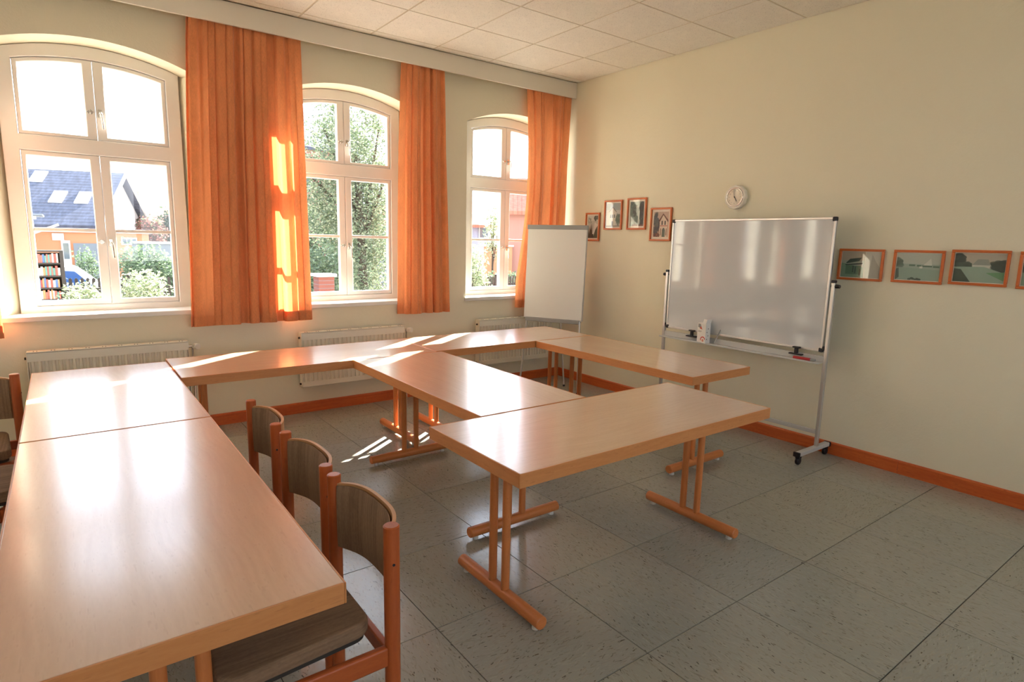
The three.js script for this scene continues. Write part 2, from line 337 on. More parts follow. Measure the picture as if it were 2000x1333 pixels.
// windows
function makeWindow(n, cx, label) {
  const w = struct('window_' + n, label, [cx, 0, 0]);
  const ho = 0.545, hs = 0.455, ZF = -0.22;
  const fr = toShape(archPath(0, ho, 0.955, APEX - 0.006, R));
  fr.holes.push(toPath([[-hs, 1.01], [hs, 1.01], [hs, 2.10], [-hs, 2.10]]));
  fr.holes.push(toPath(archPath(0, hs, 2.205, 2.757, 1.7)));
  part('frame', extr(fr, 0.075, 0.004).translate(0, 0, ZF - 0.075), M.frame, w, 'y');
  part('window_sill', [rb(1.33, 0.036, 0.25, 0, 0.947, -0.1, 0.006, 2)], M.frame, w, 'x');
  for (const s of [-1, 1]) for (const up of [0, 1]) {
    const a = s < 0 ? -hs + 0.003 : 0.0015, b = s < 0 ? -0.0015 : hs - 0.003;       // sash outline
    const ga = s < 0 ? -0.425 : 0.062, gb = s < 0 ? -0.062 : 0.425;                  // glass outline
    const top = x => up ? arc(x, 2.754, 1.7) : 2.097, gtop = x => up ? arc(x, 2.727, 1.7) : 2.066;
    const y0 = up ? 2.208 : 1.013, g0 = up ? 2.232 : 1.048;
    const line = (l, r, y, f) => { const p = [[l, y], [r, y]]; const k = up ? 10 : 1; for (let i = 0; i <= k; i++) { const x = r + (l - r) * i / k; p.push([x, f(x)]); } return p; };
    const sh = toShape(line(a, b, y0, top)); sh.holes.push(toPath(line(ga, gb, g0, gtop)));
    const sash = part('sash', extr(sh, 0.05, 0.004).translate(0, 0, ZF - 0.06), M.frame, w, 'y');
    const zg = ZF - 0.035;
    const pane = (p) => { const g = new THREE.ShapeGeometry(toShape(p)).translate(0, 0, zg); part('pane', g, M.glass, sash); };
    if (up) pane(line(ga - 0.004, gb + 0.004, g0 - 0.004, x => gtop(x) + 0.004));
    else {
      part('glazing_bar', rb(gb - ga + 0.004, 0.026, 0.036, (ga + gb) / 2, 1.558, zg, 0.005), M.frame, sash, 'x');
      pane([[ga - 0.004, g0 - 0.004], [gb + 0.004, g0 - 0.004], [gb + 0.004, 1.557], [ga - 0.004, 1.557]]);
      pane([[ga - 0.004, 1.559], [gb + 0.004, 1.559], [gb + 0.004, 2.07], [ga - 0.004, 2.07]]);
    }
    const hy = up ? 2.40 : 1.475, zf = ZF - 0.01;
    if (s > 0) { // lever handle
      part('handle', [rb(0.026, 0.058, 0.010, 0.024, hy - 0.005, zf + 0.005, 0.004, 2), rod([0.024, hy, zf + 0.006], [0.024, hy, zf + 0.045], 0.008), tube([[0.024, hy, zf + 0.045], [0.03, hy - 0.012, zf + 0.05], [0.034, hy - 0.06, zf + 0.045], [0.037, hy - 0.115, zf + 0.042]], 0.0075, 16, 8)], M.chrome, sash);
    } else part('catch', [rod([-0.032, hy, zf], [-0.032, hy, zf + 0.007], 0.016, 0.014, 14), rod([-0.032, hy, zf + 0.005], [-0.032, hy, zf + 0.022], 0.006), rb(0.044, 0.009, 0.009, -0.036, hy, zf + 0.022, 0.003), rb(0.009, 0.034, 0.008, -0.032, hy, zf + 0.012, 0.003)], M.chrome, sash);
  }
}
makeWindow(1, CX[2], 'white arched casement window with the dark roof outside');
makeWindow(2, CX[1], 'white arched casement window with the tree outside');
makeWindow(3, CX[0], 'white arched casement window half covered by a curtain near the corner');
makeWindow(4, CX[3], 'white arched casement window left of the picture');

// ---------- radiators ----------
function radiator(cx, label, knobSide = 1, len = 0.98) {
  const r = thing('radiator', label, 'radiator', [cx, 0.25, 0.0], 0, 'panel radiators under the windows');
  const H = 0.482, L = len, zf = 0.112, fr = [];
  fr.push(bx(L - 0.02, H - 0.01, 0.006, 0, H / 2, zf - 0.016));
  fr.push(rb(L - 0.006, 0.062, 0.012, 0, H - 0.036, zf - 0.008, 0.004, 1), rb(L - 0.006, 0.05, 0.012, 0, 0.028, zf - 0.008, 0.004, 1));
  const n = Math.round(L / 0.04), prof = toShape([[-0.0135, 0], [-0.006, 0.014], [0.006, 0.014], [0.0135, 0]]);
  for (let i = 0; i < n; i++) {
    const x = -L / 2 + 0.03 + (L - 0.06) * i / (n - 1);
    fr.push(extr(prof, H - 0.115).rotateX(-Math.PI / 2).rotateY(Math.PI).translate(x, 0.05, zf - 0.014).applyMatrix4(new THREE.Matrix4()));
  }
  for (const g of fr.slice(3)) { g.computeBoundingBox(); const b = g.boundingBox; if (b.max.z < zf - 0.01) g.translate(0, 0, 0); }
  part('front_panel', fr, M.radiator, r);
  part('back_panel', bx(L - 0.02, H - 0.02, 0.012, 0, H / 2, 0.045), M.radiator, r);
  for (const s of [-1, 1]) part('side_cover', rb(0.006, H - 0.004, 0.078, s * (L / 2 - 0.003), H / 2, 0.076, 0.002), M.radiator, r);
  part('top_grille', rb(L - 0.004, 0.006, 0.078, 0, H, 0.076, 0.002), M.radiator, r);
  for (let i = 0; i < 10; i++) for (const d of [-0.009, 0.009]) part('slot', bx(0.006, 0.002, 0.02, -L / 2 + 0.05 + (L - 0.1) * i / 9 + d, H + 0.003, 0.09), M.dark, r);
  for (const y of [0.03, H - 0.045]) part('plug', rod([-L / 2 - 0.012, y, 0.075], [-L / 2 + 0.002, y, 0.075], 0.009), M.dark, r);
  for (const s of [-1, 1]) part('bracket', bx(0.03, 0.3, 0.042, s * L * 0.33, H / 2, 0.021), M.grey, r);
  const v = part('valve', [rod([L / 2, H - 0.045, 0.075], [L / 2 + 0.045, H - 0.045, 0.075], 0.011), rod([L / 2 + 0.03, H - 0.045, 0.075], [L / 2 + 0.03, -0.235, 0.075], 0.008)], M.chrome, r);
  part('thermostat_knob', [rod([L / 2 + 0.042, H - 0.045, 0.078], [L / 2 + 0.060, H - 0.043, 0.13], 0.021, 0.024, 20, 0.004)], M.white, v);
}
radiator(-4.365, 'panel radiator behind the two long tables under the dark-roof window');
radiator(-2.528, 'panel radiator under the tree window behind the inner tables');
radiator(-0.70, 'panel radiator behind the flip chart in the corner');
radiator(-6.2, 'panel radiator left of the picture');

// ---------- curtains ----------
function curtain(label, xt0, xt1, xb0, xb1, folds, s0, opt = {}) {
  const top = 3.12, bot = 0.84, hem = 0.085, zc = opt.z ?? 0.103;
  const base = [(xt0 + xt1) / 2, bot, zc];
  const c = thing('curtain', label, 'curtain', base, 0, 'orange curtains');
  const q = s0 * 13.7, nu = folds * 16;
  const warp = u => u + 0.32 / folds * Math.sin(u * folds * 1.9 + q) + 0.2 / folds * Math.sin(u * folds * 4.3 + q * 2.1);
  const soft = opt.soft || (() => 1);
  const at = (u, y) => {
    const t = (top - y) / (top - bot), e = opt.edge ? opt.edge(t) : 0;
    const ph = warp(u) * folds * 2 * Math.PI + 0.35 * Math.sin(t * 2.1 + u * 9 + q), am = mix(0.026, 0.044, Math.min(1, t * 1.7)) * soft(u) * (0.72 + 0.28 * Math.sin(u * 17 + q));
    const x = mix(mix(xt0, xt1, u), mix(xb0, xb1, u), Math.pow(t, 0.8)) + e * (1 - u) + 0.2 * (xb1 - xb0) / folds * Math.sin(ph) * (0.7 + 0.3 * t);
    const z = mix(zc, zc - 0.03, Math.min(1, t * 3)) + am * Math.tanh(2.4 * Math.cos(ph) + 0.5) + 0.006 * Math.sin(u * 5 + t * 3 + q) * t;
    return V(x - base[0], y - base[1], z - base[2]);
  };
  const surf = (y0, y1, nv, off) => {
    const pos = [], uv = [], idx = [];
    for (let j = 0; j <= nv; j++) for (let i = 0; i <= nu; i++) {
      const u = i / nu, y = mix(y0, y1, j / nv), p = at(u, y);
      if (off) { const d = at(Math.min(1, u + 0.002), y).sub(at(Math.max(0, u - 0.002), y)), nn = V(-d.z, 0, d.x).normalize(); p.addScaledVector(nn, off); }
      pos.push(p.x, p.y, p.z); uv.push(u * (xb1 - xb0) * 2.2, y);
    }
    for (let j = 0; j < nv; j++) for (let i = 0; i < nu; i++) { const a = j * (nu + 1) + i; idx.push(a, a + nu + 1, a + 1, a + 1, a + nu + 1, a + nu + 2); }
    const g = new THREE.BufferGeometry(); g.setAttribute('position', new THREE.Float32BufferAttribute(pos, 3)); g.setAttribute('uv', new THREE.Float32BufferAttribute(uv, 2)); g.setIndex(idx); g.computeVertexNormals(); return g;
  };
  part('cloth', surf(top, bot, 48, 0), M.curtain, c);
  part('hem', [surf(bot + hem, bot, 3, 0.0025), surf(bot + hem, bot, 3, -0.0025)], M.curtain, c);
  return c;
}
curtain('wide orange curtain between the dark-roof window and the tree window', -3.765, -2.945, -3.865, -2.915, 10, 1, { soft: u => 1 - 0.45 * Math.max(0, u - 0.62) / 0.38 });
curtain('narrow orange curtain between the tree window and the corner window', -2.045, -1.62, -2.09, -1.545, 7, 2);
curtain('orange curtain in the room corner behind the flip chart', -0.625, -0.05, -0.68, -0.09, 6, 3, { edge: t => 0.10 * Math.sin(Math.PI * Math.min(1, t * 1.15)) * (t < 0.87 ? 1 : 1) });
curtain('orange curtain at the left edge of the picture', -5.52, -4.99, -5.56, -4.965, 9, 4);
curtain('orange curtain beside the window left of the picture', -6.8, -6.62, -6.8, -6.6, 4, 5);

// ---------- tables ----------
function table(label, x0, x1, z0, z1, shift, foot = 0.60) {
  const cx = (x0 + x1) / 2, cz = (z0 + z1) / 2, alongZ = z1 - z0 > x1 - x0;
  const L = alongZ ? z1 - z0 : x1 - x0, W = alongZ ? x1 - x0 : z1 - z0;
  const t = thing('conference_table', label, 'table', [cx, 0, cz], alongZ ? Math.PI / 2 : 0, 'beech conference tables');
  t.userData.shift = shift;
  const h = 0.72, th = 0.056, e = 0.005;
  part('tabletop', rb(L - 2 * e + 0.001, th - 0.004, W - 2 * e + 0.001, 0, h - th / 2 + 0.0015, 0, 0.002), M.top, t, 'x');
  for (const s of [-1, 1]) {
    part('edge_band', rb(L, th, e, 0, h - th / 2, s * (W / 2 - e / 2), 0.002, 2), M.edge, t, 'x');
    part('edge_band', rb(e, th, W - 2 * e - 0.0006, s * (L / 2 - e / 2), h - th / 2, 0, 0.002, 2), M.edge, t, 'z');
  }
  const xi = L / 2 - 0.16, F = Math.min(foot, W - 0.05);
  for (const s of [-1, 1]) {
    for (const q of [-1, 1]) part('leg', rod([s * xi, 0.06, q * 0.047], [s * xi, h - th - 0.004, q * 0.047], 0.0185, 0.0185, 18), M.leg, t, 'y');
    const ft = part('foot', rod([s * xi, 0.042, -F / 2], [s * xi, 0.042, F / 2], 0.028, 0.028, 20, 0.004), M.leg, t, 'z');
    for (const q of [-1, 1]) part('foot_pad', rod([s * xi, 0.0, q * (F / 2 - 0.04)], [s * xi, 0.026, q * (F / 2 - 0.04)], 0.016, 0.014, 14), M.rubber, ft);
    part('bracket', [rb(0.05, 0.012, W * 0.62, s * xi, h - th - 0.006, 0, 0.003), rb(0.03, 0.05, 0.05, s * (xi - 0.03), h - th - 0.03, 0, 0.004)], M.black, t);
  }
  delete t.userData.shift; return t;
}
table('large beech table in the left foreground with three chairs along it', -4.806, -4.112, 2.277, 3.934, 0.3);
table('beech table mirroring the left window, beyond the foreground table', -4.806, -4.112, 0.80, 2.272, 1.9);
table('beech table in front of the window radiators with two sun stripes', -4.104, -2.402, 0.702, 1.365, 3.1);
table('beech table reaching into the corner by the flip chart', -2.397, -0.79, 0.69, 1.345, 4.7);
table('beech table running from the window row to the near middle table', -3.058, -2.369, 1.371, 2.944, 5.3);
table('beech table nearest the whiteboard', -1.437, -0.792, 1.351, 2.946, 6.9);
table('beech table standing crosswise in the middle of the floor', -3.341, -1.688, 2.950, 3.624, 8.2);

// ---------- chairs ----------
function chairParts(t) {
  const px = 0.2165, zb = -0.2, zf = 0.215, sh = 0.452;
  const bow = 0.074;
  // back posts, front legs
  for (const s of [-1, 1]) {
    part('leg', rod([s * px, 0, zb], [s * px, 0.782, zb], 0.0215, 0.0225, 20, 0.003), M.chairWood, t, 'y');
    part('leg', rod([s * (px - 0.005), 0, zf], [s * (px - 0.005), sh - 0.03, zf], 0.017, 0.021, 18), M.chairWood, t, 'y');
    part('side_rail', [rb(0.024, 0.06, zf - zb - 0.03, s * px, sh - 0.058, (zf + zb) / 2, 0.008, 2)], M.chairWood, t, 'z');
  }
  part('cross_rail', rb(2 * px - 0.03, 0.055, 0.022, 0, sh - 0.058, zf, 0.006, 2), M.chairWood, t, 'x');
  part('cross_rail', rb(2 * px - 0.03, 0.05, 0.022, 0, sh - 0.062, zb + 0.01, 0.006, 2), M.chairWood, t, 'x');
  // curved plywood back with upholstered front
  const y0 = 0.528, y1 = 0.764;
  const arcP = (u, v) => { const s = 2 * u - 1, a = Math.abs(s), b = bow * (1 - Math.pow(a, 3.0)); return V(s * (px - 0.008), mix(y0, y1, v) - 0.012 * Math.pow(a, 6) * (v > 0.5 ? 1 : -1), zb + 0.012 - b); };
  const arcN = (u, v) => { const d = arcP(Math.min(1, u + 0.01), v).sub(arcP(Math.max(0, u - 0.01), v)); return V(-d.z, 0, d.x).normalize(); };
  part('back_shell', sheet(28, 6, arcP, arcN, 0.011), M.ply, t, 'x');
  const pad = sheet(28, 8, (u, v) => { const uu = 0.035 + 0.93 * u, vv = 0.01 + 0.965 * v, e = Math.pow(Math.sin(Math.PI * Math.min(1, Math.max(0, u * 0.94 + 0.03))), 0.3) * Math.pow(Math.sin(Math.PI * (0.04 + 0.92 * v)), 0.3); return arcP(uu, vv).addScaledVector(arcN(uu, vv), 0.002 + 0.017 * e); }, (u) => arcN(0.035 + 0.93 * u, 0.5), 0.002);
  { const p = pad.attributes.position, uv = pad.attributes.uv; for (let i = 0; i < p.count; i++) uv.setXY(i, p.getX(i), p.getY(i)); }
  part('back_cushion', pad, M.fabric, t);
  for (const s of [-1, 1]) part('screw', rod([s * (px + 0.0215), 0.675, zb + 0.004], [s * (px + 0.0235), 0.675, zb + 0.004], 0.004, 0.004, 10), M.black, t);
  // seat: plywood pan and cushion
  const outline = (g) => { const w1 = 0.197 + g, w0 = 0.168 + g, f = zf + 0.03 + g, b = zb + 0.035 - g, r = 0.045, S = new THREE.Shape();
    S.moveTo(-w0 + r, b); S.lineTo(w0 - r, b); S.quadraticCurveTo(w0, b, w0 + 0.004, b + r); S.lineTo(w1, f - r); S.quadraticCurveTo(w1, f, w1 - r, f); S.lineTo(-w1 + r, f); S.quadraticCurveTo(-w1, f, -w1, f - r); S.lineTo(-w0 - 0.004, b + r); S.quadraticCurveTo(-w0, b, -w0 + r, b); return S; };
  part('seat_pan', extr(outline(-0.012), 0.012, 0, 8).rotateX(Math.PI / 2).translate(0, sh - 0.016, 0), M.dark, t, 'x');
  const g = new THREE.ExtrudeGeometry(outline(-0.012), { depth: 0.018, bevelEnabled: true, bevelThickness: 0.014, bevelSize: 0.012, bevelSegments: 4, curveSegments: 8 }).rotateX(Math.PI / 2).translate(0, sh + 0.018, 0);
  const cu = metres(clean(g), 'x'); { const uv = cu.attributes.uv; for (let i = 0; i < uv.count; i++) uv.setXY(i, uv.getX(i), uv.getY(i)); }
  part('seat_cushion', cu, M.fabric, t);
}
const proto = thing('side_chair', 'brown upholstered beech chair nearest the camera at the foreground table', 'chair', [-3.945 - 0.2, 0, 3.618], -Math.PI / 2, 'upholstered beech chairs');
chairParts(proto);
{ const c = dup(proto, 'brown upholstered beech chair, middle one of the three at the foreground table'); c.position.set(-4.143, 0, 3.094); c.rotation.y = -Math.PI / 2 + 0.02; }
{ const c = dup(proto, 'brown upholstered beech chair, farthest of the three at the foreground table'); c.position.set(-4.147, 0, 2.525); c.rotation.y = -Math.PI / 2 - 0.015; }
{ const c = dup(proto, 'brown chair at the left picture edge with its backrest towards the radiator'); c.position.set(-5.082, 0, 1.305); c.rotation.y = 0.0; }
{ const c = dup(proto, 'brown chair of which only the seat shows at the left picture edge'); c.position.set(-5.09, 0, 1.95); c.rotation.y = Math.PI / 2; }

// ---------- whiteboard on wheels ----------
{
  const z0 = 1.722, z1 = 3.15, zc = (z0 + z1) / 2, w = z1 - z0, xb = -0.2;
  const t = thing('mobile_whiteboard', 'large glossy whiteboard on a wheeled silver stand', 'whiteboard', [xb, 0, zc]);
  const y0 = 0.803, y1 = 1.77, h = y1 - y0, ym = (y0 + y1) / 2;
  part('writing_surface', rb(0.014, h - 0.016, w - 0.016, 0, ym, 0, 0.002), M.board, t);
  for (const s of [-1, 1]) {
    part('frame_strip', rb(0.024, 0.018, w - 0.03, 0, ym + s * (h / 2 - 0.008), 0, 0.004, 2), M.alu, t);
    part('frame_strip', rb(0.024, h - 0.03, 0.018, 0, ym, s * (w / 2 - 0.008), 0.004, 2), M.alu, t);
    for (const q of [-1, 1]) part('corner_cap', rb(0.03, 0.032, 0.032, 0, ym + q * (h / 2 - 0.013), s * (w / 2 - 0.013), 0.008, 2), M.black, t);
    const zz = s * (w / 2 + 0.026);
    const up = part('upright', rb(0.026, 1.31 - 0.085, 0.026, 0, (1.31 + 0.085) / 2, zz, 0.005, 2), M.alu, t);
    part('end_cap', rb(0.03, 0.018, 0.03, 0, 1.318, zz, 0.005, 2), M.black, up);
    part('pivot_knob', [rod([0, 1.285, zz], [0, 1.285, s * (w / 2 + 0.008)], 0.008), rod([0, 1.285, zz + s * 0.012], [0, 1.285, zz + s * 0.045], 0.015, 0.013, 16, 0.003)], M.black, up);
    part('lock_clip', rb(0.03, 0.03, 0.02, 0, 0.83, zz - s * 0.02, 0.005), M.black, up);
    const ft = part('foot', rb(0.44, 0.03, 0.042, -0.05, 0.08, zz, 0.006, 2), M.lightgrey, t);
    for (const q of [-1, 1]) part('caster', [rod([-0.05 + q * 0.195, 0.028, zz - 0.012], [-0.05 + q * 0.195, 0.028, zz + 0.012], 0.028, 0.028, 18, 0.004), rb(0.04, 0.03, 0.032, -0.05 + q * 0.195, 0.058, zz, 0.006), rb(0.016, 0.036, 0.05, -0.05 + q * 0.222, 0.08, zz, 0.004)], M.black, ft);
  }
  part('tray', [rb(0.075, 0.006, w + 0.03, -0.042, 0.727, 0, 0.002), rb(0.008, 0.014, w + 0.03, -0.08, 0.7285, 0, 0.003), rb(0.016, 0.05, w + 0.03, 0.0, 0.748, 0, 0.004)], M.lightgrey, t);
  part('crossbar', rb(0.022, 0.03, w + 0.03, 0, 0.2, 0, 0.005, 2), M.lightgrey, t);
  for (const z of [2.02, 2.965]) part('board_clip', [rb(0.03, 0.012, 0.055, -0.024, 0.812, z - zc, 0.004), rb(0.02, 0.06, 0.026, -0.024, 0.785, z - zc, 0.005), rb(0.036, 0.010, 0.1, -0.026, 0.762, z - zc, 0.003)], M.black, t);
}
{
  const box = thing('marker_box', 'small white paper box with a red arc printed on it', 'box', [-0.258, 0.731, 2.165], -0.25);
  const side = M.paper;
  const pt = canvasTex(128, 220, (c, w, h) => {
    c.fillStyle = '#e9e4da'; c.fillRect(0, 0, w, h);
    c.fillStyle = '#8d8d86'; c.beginPath(); c.moveTo(8, 4); c.lineTo(46, 4); c.lineTo(72, 60); c.lineTo(8, 44); c.fill();
    c.fillStyle = '#c9563c'; c.beginPath(); c.moveTo(42, 34); c.lineTo(58, 34); c.lineTo(78, 66); c.lineTo(36, 60); c.fill();
    c.fillStyle = '#77736a'; c.fillRect(10, 84, 60, 4); c.fillRect(10, 94, 50, 4);
    c.strokeStyle = '#c8402e'; c.lineWidth = 12; c.beginPath(); c.arc(92, 186, 34, Math.PI * 0.9, Math.PI * 1.95); c.stroke();
    c.fillStyle = '#d98a72'; c.beginPath(); c.arc(92, 192, 16, 0, 7); c.fill();
  });
  part('carton', rb(0.05, 0.165, 0.105, 0, 0.0825, 0, 0.002), side, box);
  part('printed_front', new THREE.PlaneGeometry(0.1, 0.16).rotateY(-Math.PI / 2).translate(-0.0256, 0.0825, 0), new THREE.MeshStandardMaterial({ map: pt, roughness: 0.7 }), box);
  part('open_flap', bx(0.05, 0.045, 0.0015).translate(0, 0.0, 0).rotateX(0.35).translate(0, 0.185, 0.056), side, box);
  part('open_flap', bx(0.0015, 0.035, 0.05).rotateZ(-0.3).translate(0.02, 0.18, -0.01), side, box);
  for (let i = 0; i < 4; i++) part('punched_hole', rod([-0.01 + (i % 2) * 0.012, 0.035 + i * 0.03, 0.0524], [-0.01 + (i % 2) * 0.012, 0.035 + i * 0.03, 0.0532], 0.004, 0.004, 10), M.dark, box);
  const m = thing('marker_pen', 'red marker lying on the whiteboard tray', 'marker', [-0.262, 0.731, 3.045], 0.06);
  part('barrel', rod([0, 0.0115, -0.075], [0, 0.0115, 0.05], 0.0112, 0.0112, 16, 0.001), M.red, m);
  part('cap', rod([0, 0.0115, 0.0505], [0, 0.0115, 0.085], 0.0105, 0.008, 16, 0.001), M.grey, m);
  part('clip', rb(0.003, 0.003, 0.03, -0.008, 0.0185, 0.065, 0.001), M.grey, m);
  const p = thing('pen', 'thin pen leaning on the whiteboard behind the white box', 'pen', [-0.243, 0.731, 2.262], 0);
  part('barrel', rod([-0.004, 0.005, 0], [0.03, 0.115, 0.03], 0.0045, 0.0045, 10), M.grey, p);
  part('tip', rod([0.03, 0.115, 0.03], [0.033, 0.125, 0.0327], 0.003, 0.0012, 10), M.dark, p);
}

// ---------- flip chart ----------
{
  const xl = -0.692, zl = 0.225, xr = -0.372, zr = 0.79, cx = (xl + xr) / 2, cz = (zl + zr) / 2, w = Math.hypot(xr - xl, zr - zl), ang = -Math.atan2(zr - zl, xr - xl);
  const t = thing('flip_chart', 'tripod flip chart with a blank paper pad in the room corner', 'flip chart', [cx, 0, cz], ang);
  // local: x along the board, +z towards the room
  const tilt = 0.07, up = (y, off = 0) => [0, y, -(y - 0.9) * tilt + off];
  const slabAt = (w2, h2, d2, y, off, r = 0.003) => rb(w2, h2, d2, 0, 0, 0, r).rotateX(-tilt).translate(0, y, -(y - 0.9) * tilt + off);
  part('board', slabAt(w, 0.97, 0.016, 1.235, 0), M.lightgrey, t);
  part('paper_pad', slabAt(w - 0.012, 0.925, 0.012, 1.225, 0.0145, 0.002), M.paper, t);
  part('clamp_bar', slabAt(w + 0.006, 0.045, 0.03, 1.70, 0.012, 0.005), M.grey, t);
  part('pen_tray', slabAt(w - 0.06, 0.04, 0.05, 0.742, 0.012, 0.006), M.grey, t);
  for (const s of [-1, 1]) {
    const fx = s * (w / 2 - 0.01), l = part('leg', rod([s * (w / 2 - 0.05), 1.1, -0.035], [fx + s * 0.01, 0.012, 0.09], 0.011, 0.0095, 12), s < 0 ? M.lightgrey : M.alu, t);
    part('rubber_tip', rod([fx + s * 0.01, 0, 0.091], [fx + s * 0.01, 0.02, 0.0895], 0.012, 0.0115, 12), M.black, l);
    part('clamp_screw', rod([s * (w / 2 - 0.05) - 0.02, 0.74, 0.0], [s * (w / 2 - 0.05) + 0.03, 0.74, 0.0], 0.006), M.black, l);
  }
  const rl = part('leg', rod([0, 1.45, -0.055], [0.08, 0.012, -0.20], 0.011, 0.0095, 12), M.alu, t);
  part('rubber_tip', rod([0.08, 0, -0.20], [0.08, 0.02, -0.199], 0.012, 0.0115, 12), M.black, rl);
}

// ---------- clock ----------
{
  const c = thing('wall_clock', 'round white wall clock with a scalloped rim above the whiteboard', 'clock', [0, 1.956, 2.214], -Math.PI / 2);
  const sh = new THREE.Shape(); const n = 72;
  for (let i = 0; i < n; i++) { const a = i / n * 2 * Math.PI, r = 0.098 + 0.0025 * Math.cos(a * 12); i ? sh.lineTo(r * Math.cos(a), r * Math.sin(a)) : sh.moveTo(r, 0); }
  part('case', new THREE.ExtrudeGeometry(sh, { depth: 0.022, bevelEnabled: true, bevelThickness: 0.010, bevelSize: 0.009, bevelOffset: -0.009, bevelSegments: 4, curveSegments: 6 }).translate(0, 0, 0.011), M.white, c);
  part('bezel', new THREE.TorusGeometry(0.074, 0.006, 10, 48).translate(0, 0, 0.043), M.chrome, c);
  const dial = canvasTex(256, 256, (k, w) => {
    k.fillStyle = '#efe2cd'; k.fillRect(0, 0, w, w); k.fillStyle = '#8a7a66'; k.font = '24px serif'; k.textAlign = 'center'; k.textBaseline = 'middle';
    for (let i = 1; i <= 12; i++) { const a = i / 12 * 2 * Math.PI; k.fillText(String(i), 128 + 92 * Math.sin(a), 128 - 92 * Math.cos(a)); }
    k.strokeStyle = '#b9a890'; k.lineWidth = 2; for (let i = 0; i < 60; i++) { const a = i / 60 * 2 * Math.PI; k.beginPath(); k.moveTo(128 + 112 * Math.sin(a), 128 - 112 * Math.cos(a)); k.lineTo(128 + 118 * Math.sin(a), 128 - 118 * Math.cos(a)); k.stroke(); }
  });
  part('dial', new THREE.CircleGeometry(0.073, 48).translate(0, 0, 0.0435), new THREE.MeshStandardMaterial({ map: dial, roughness: 0.6 }), c);
  const hand = (name, a, L, w, z, m) => part(name, rb(w, L, 0.0015, 0, L / 2 - 0.01, 0, 0.0006).rotateZ(-a).translate(0, 0, z), m, c);
  hand('hour_hand', 4.97 / 12 * 2 * Math.PI, 0.052, 0.006, 0.046, M.dark); hand('minute_hand', 58 / 60 * 2 * Math.PI, 0.07, 0.0022, 0.048, M.grey);
  part('hub', rod([0, 0, 0.044], [0, 0, 0.051], 0.005, 0.004, 12), M.dark, c);
}

// ---------- framed pictures ----------
function picture(label, z0, z1, y0, y1, mat, draw) {
  const w = z1 - z0, h = y1 - y0, t = thing('framed_picture', label, 'picture', [-0.001, y0, (z0 + z1) / 2], -Math.PI / 2, 'small pictures on the right wall');
  const fw = 0.0165, d = 0.02;
  for (const s of [-1, 1]) {
    part('frame_strip', rb(w, fw, d, 0, h / 2 + s * (h / 2 - fw / 2), d / 2, 0.004, 2), M.pframe, t, 'x');
    part('frame_strip', rb(fw, h - 2 * fw, d, s * (w / 2 - fw / 2), h / 2, d / 2, 0.004, 2), M.pframe, t, 'y');
  }
  part('mount', bx(w - 2 * fw, h - 2 * fw, 0.004, 0, h / 2, 0.004), M.mat, t);
  const pw = w - 2 * fw - 2 * mat, ph = h - 2 * fw - 2 * mat * 1.0;
  const tx = canvasTex(200, Math.round(200 * ph / pw), (c, W, H) => { c.save(); c.scale(W / 100, H / 100); draw(c); c.restore(); });
  part('print', new THREE.PlaneGeometry(pw, ph).translate(0, h / 2, 0.0068), new THREE.MeshStandardMaterial({ map: tx, roughness: 0.7 }), t);
  part('glass', new THREE.PlaneGeometry(w - 2 * fw + 0.004, h - 2 * fw + 0.004).translate(0, h / 2, 0.012), M.glass, t);
}
const fill = (c, col, pts) => { c.fillStyle = col; c.beginPath(); pts.forEach((p, i) => i ? c.lineTo(...p) : c.moveTo(...p)); c.closePath(); c.fill(); };
const rect = (c, col, x, y, w, h) => { c.fillStyle = col; c.fillRect(x, y, w, h); };
const blobs = (c, col, x, y, rx, ry, n, r, s) => { let q = s * 977 + 5; const f = () => { q = (q * 1664525 + 1013904223) >>> 0; return q / 4294967296; }; for (let i = 0; i < n; i++) { c.fillStyle = col[i % col.length]; c.globalAlpha = 0.75; const a = f() * 7, d = Math.sqrt(f()); c.beginPath(); c.arc(x + Math.cos(a) * d * rx, y + Math.sin(a) * d * ry, r * (0.5 + f()), 0, 7); c.fill(); } c.globalAlpha = 1; };
picture('upright framed photo of dark firs on a pale slope, partly behind the flip chart', 0.392, 0.604, 1.571, 1.868, 0.014, c => {
  rect(c, '#b9beb4', 0, 0, 100, 100); rect(c, '#cdd0c6', 0, 0, 100, 22); blobs(c, ['#4c5a50', '#5d6b60', '#39463f'], 82, 10, 18, 12, 40, 5, 1);
  fill(c, '#d6d9d0', [[40, 100], [58, 60], [70, 30], [100, 40], [100, 100]]); fill(c, '#4c5f52', [[55, 100], [78, 62], [100, 44], [100, 100]]);
  for (const [x, y, s] of [[12, 60, 1], [26, 50, 1.2], [40, 42, 1.3], [32, 66, 1]]) fill(c, '#2c3a34', [[x - 9 * s, 100], [x, y - 10 * s], [x + 9 * s, 100]]);
  rect(c, '#33403a', 0, 82, 60, 18); blobs(c, ['#6f7d70', '#8d988c'], 20, 20, 20, 14, 20, 4, 2);
});
picture('upright framed picture with a bright window reflection', 0.668, 0.918, 1.69, 1.988, 0.012, c => {
  rect(c, '#c3c2bb', 0, 0, 100, 100); rect(c, '#9aa2a4', 0, 0, 100, 30); fill(c, '#d8d2c4', [[20, 100], [20, 34], [45, 20], [70, 34], [70, 100]]); fill(c, '#6d625c', [[14, 38], [45, 14], [76, 38], [70, 38], [45, 20], [20, 38]]);
  for (let i = 0; i < 3; i++) rect(c, '#4a5258', 28 + i * 14, 48, 7, 14); rect(c, '#57483e', 40, 76, 11, 24); blobs(c, ['#4c5c50', '#65705f'], 86, 72, 14, 26, 40, 6, 3); rect(c, '#8a857a', 0, 94, 100, 6);
});
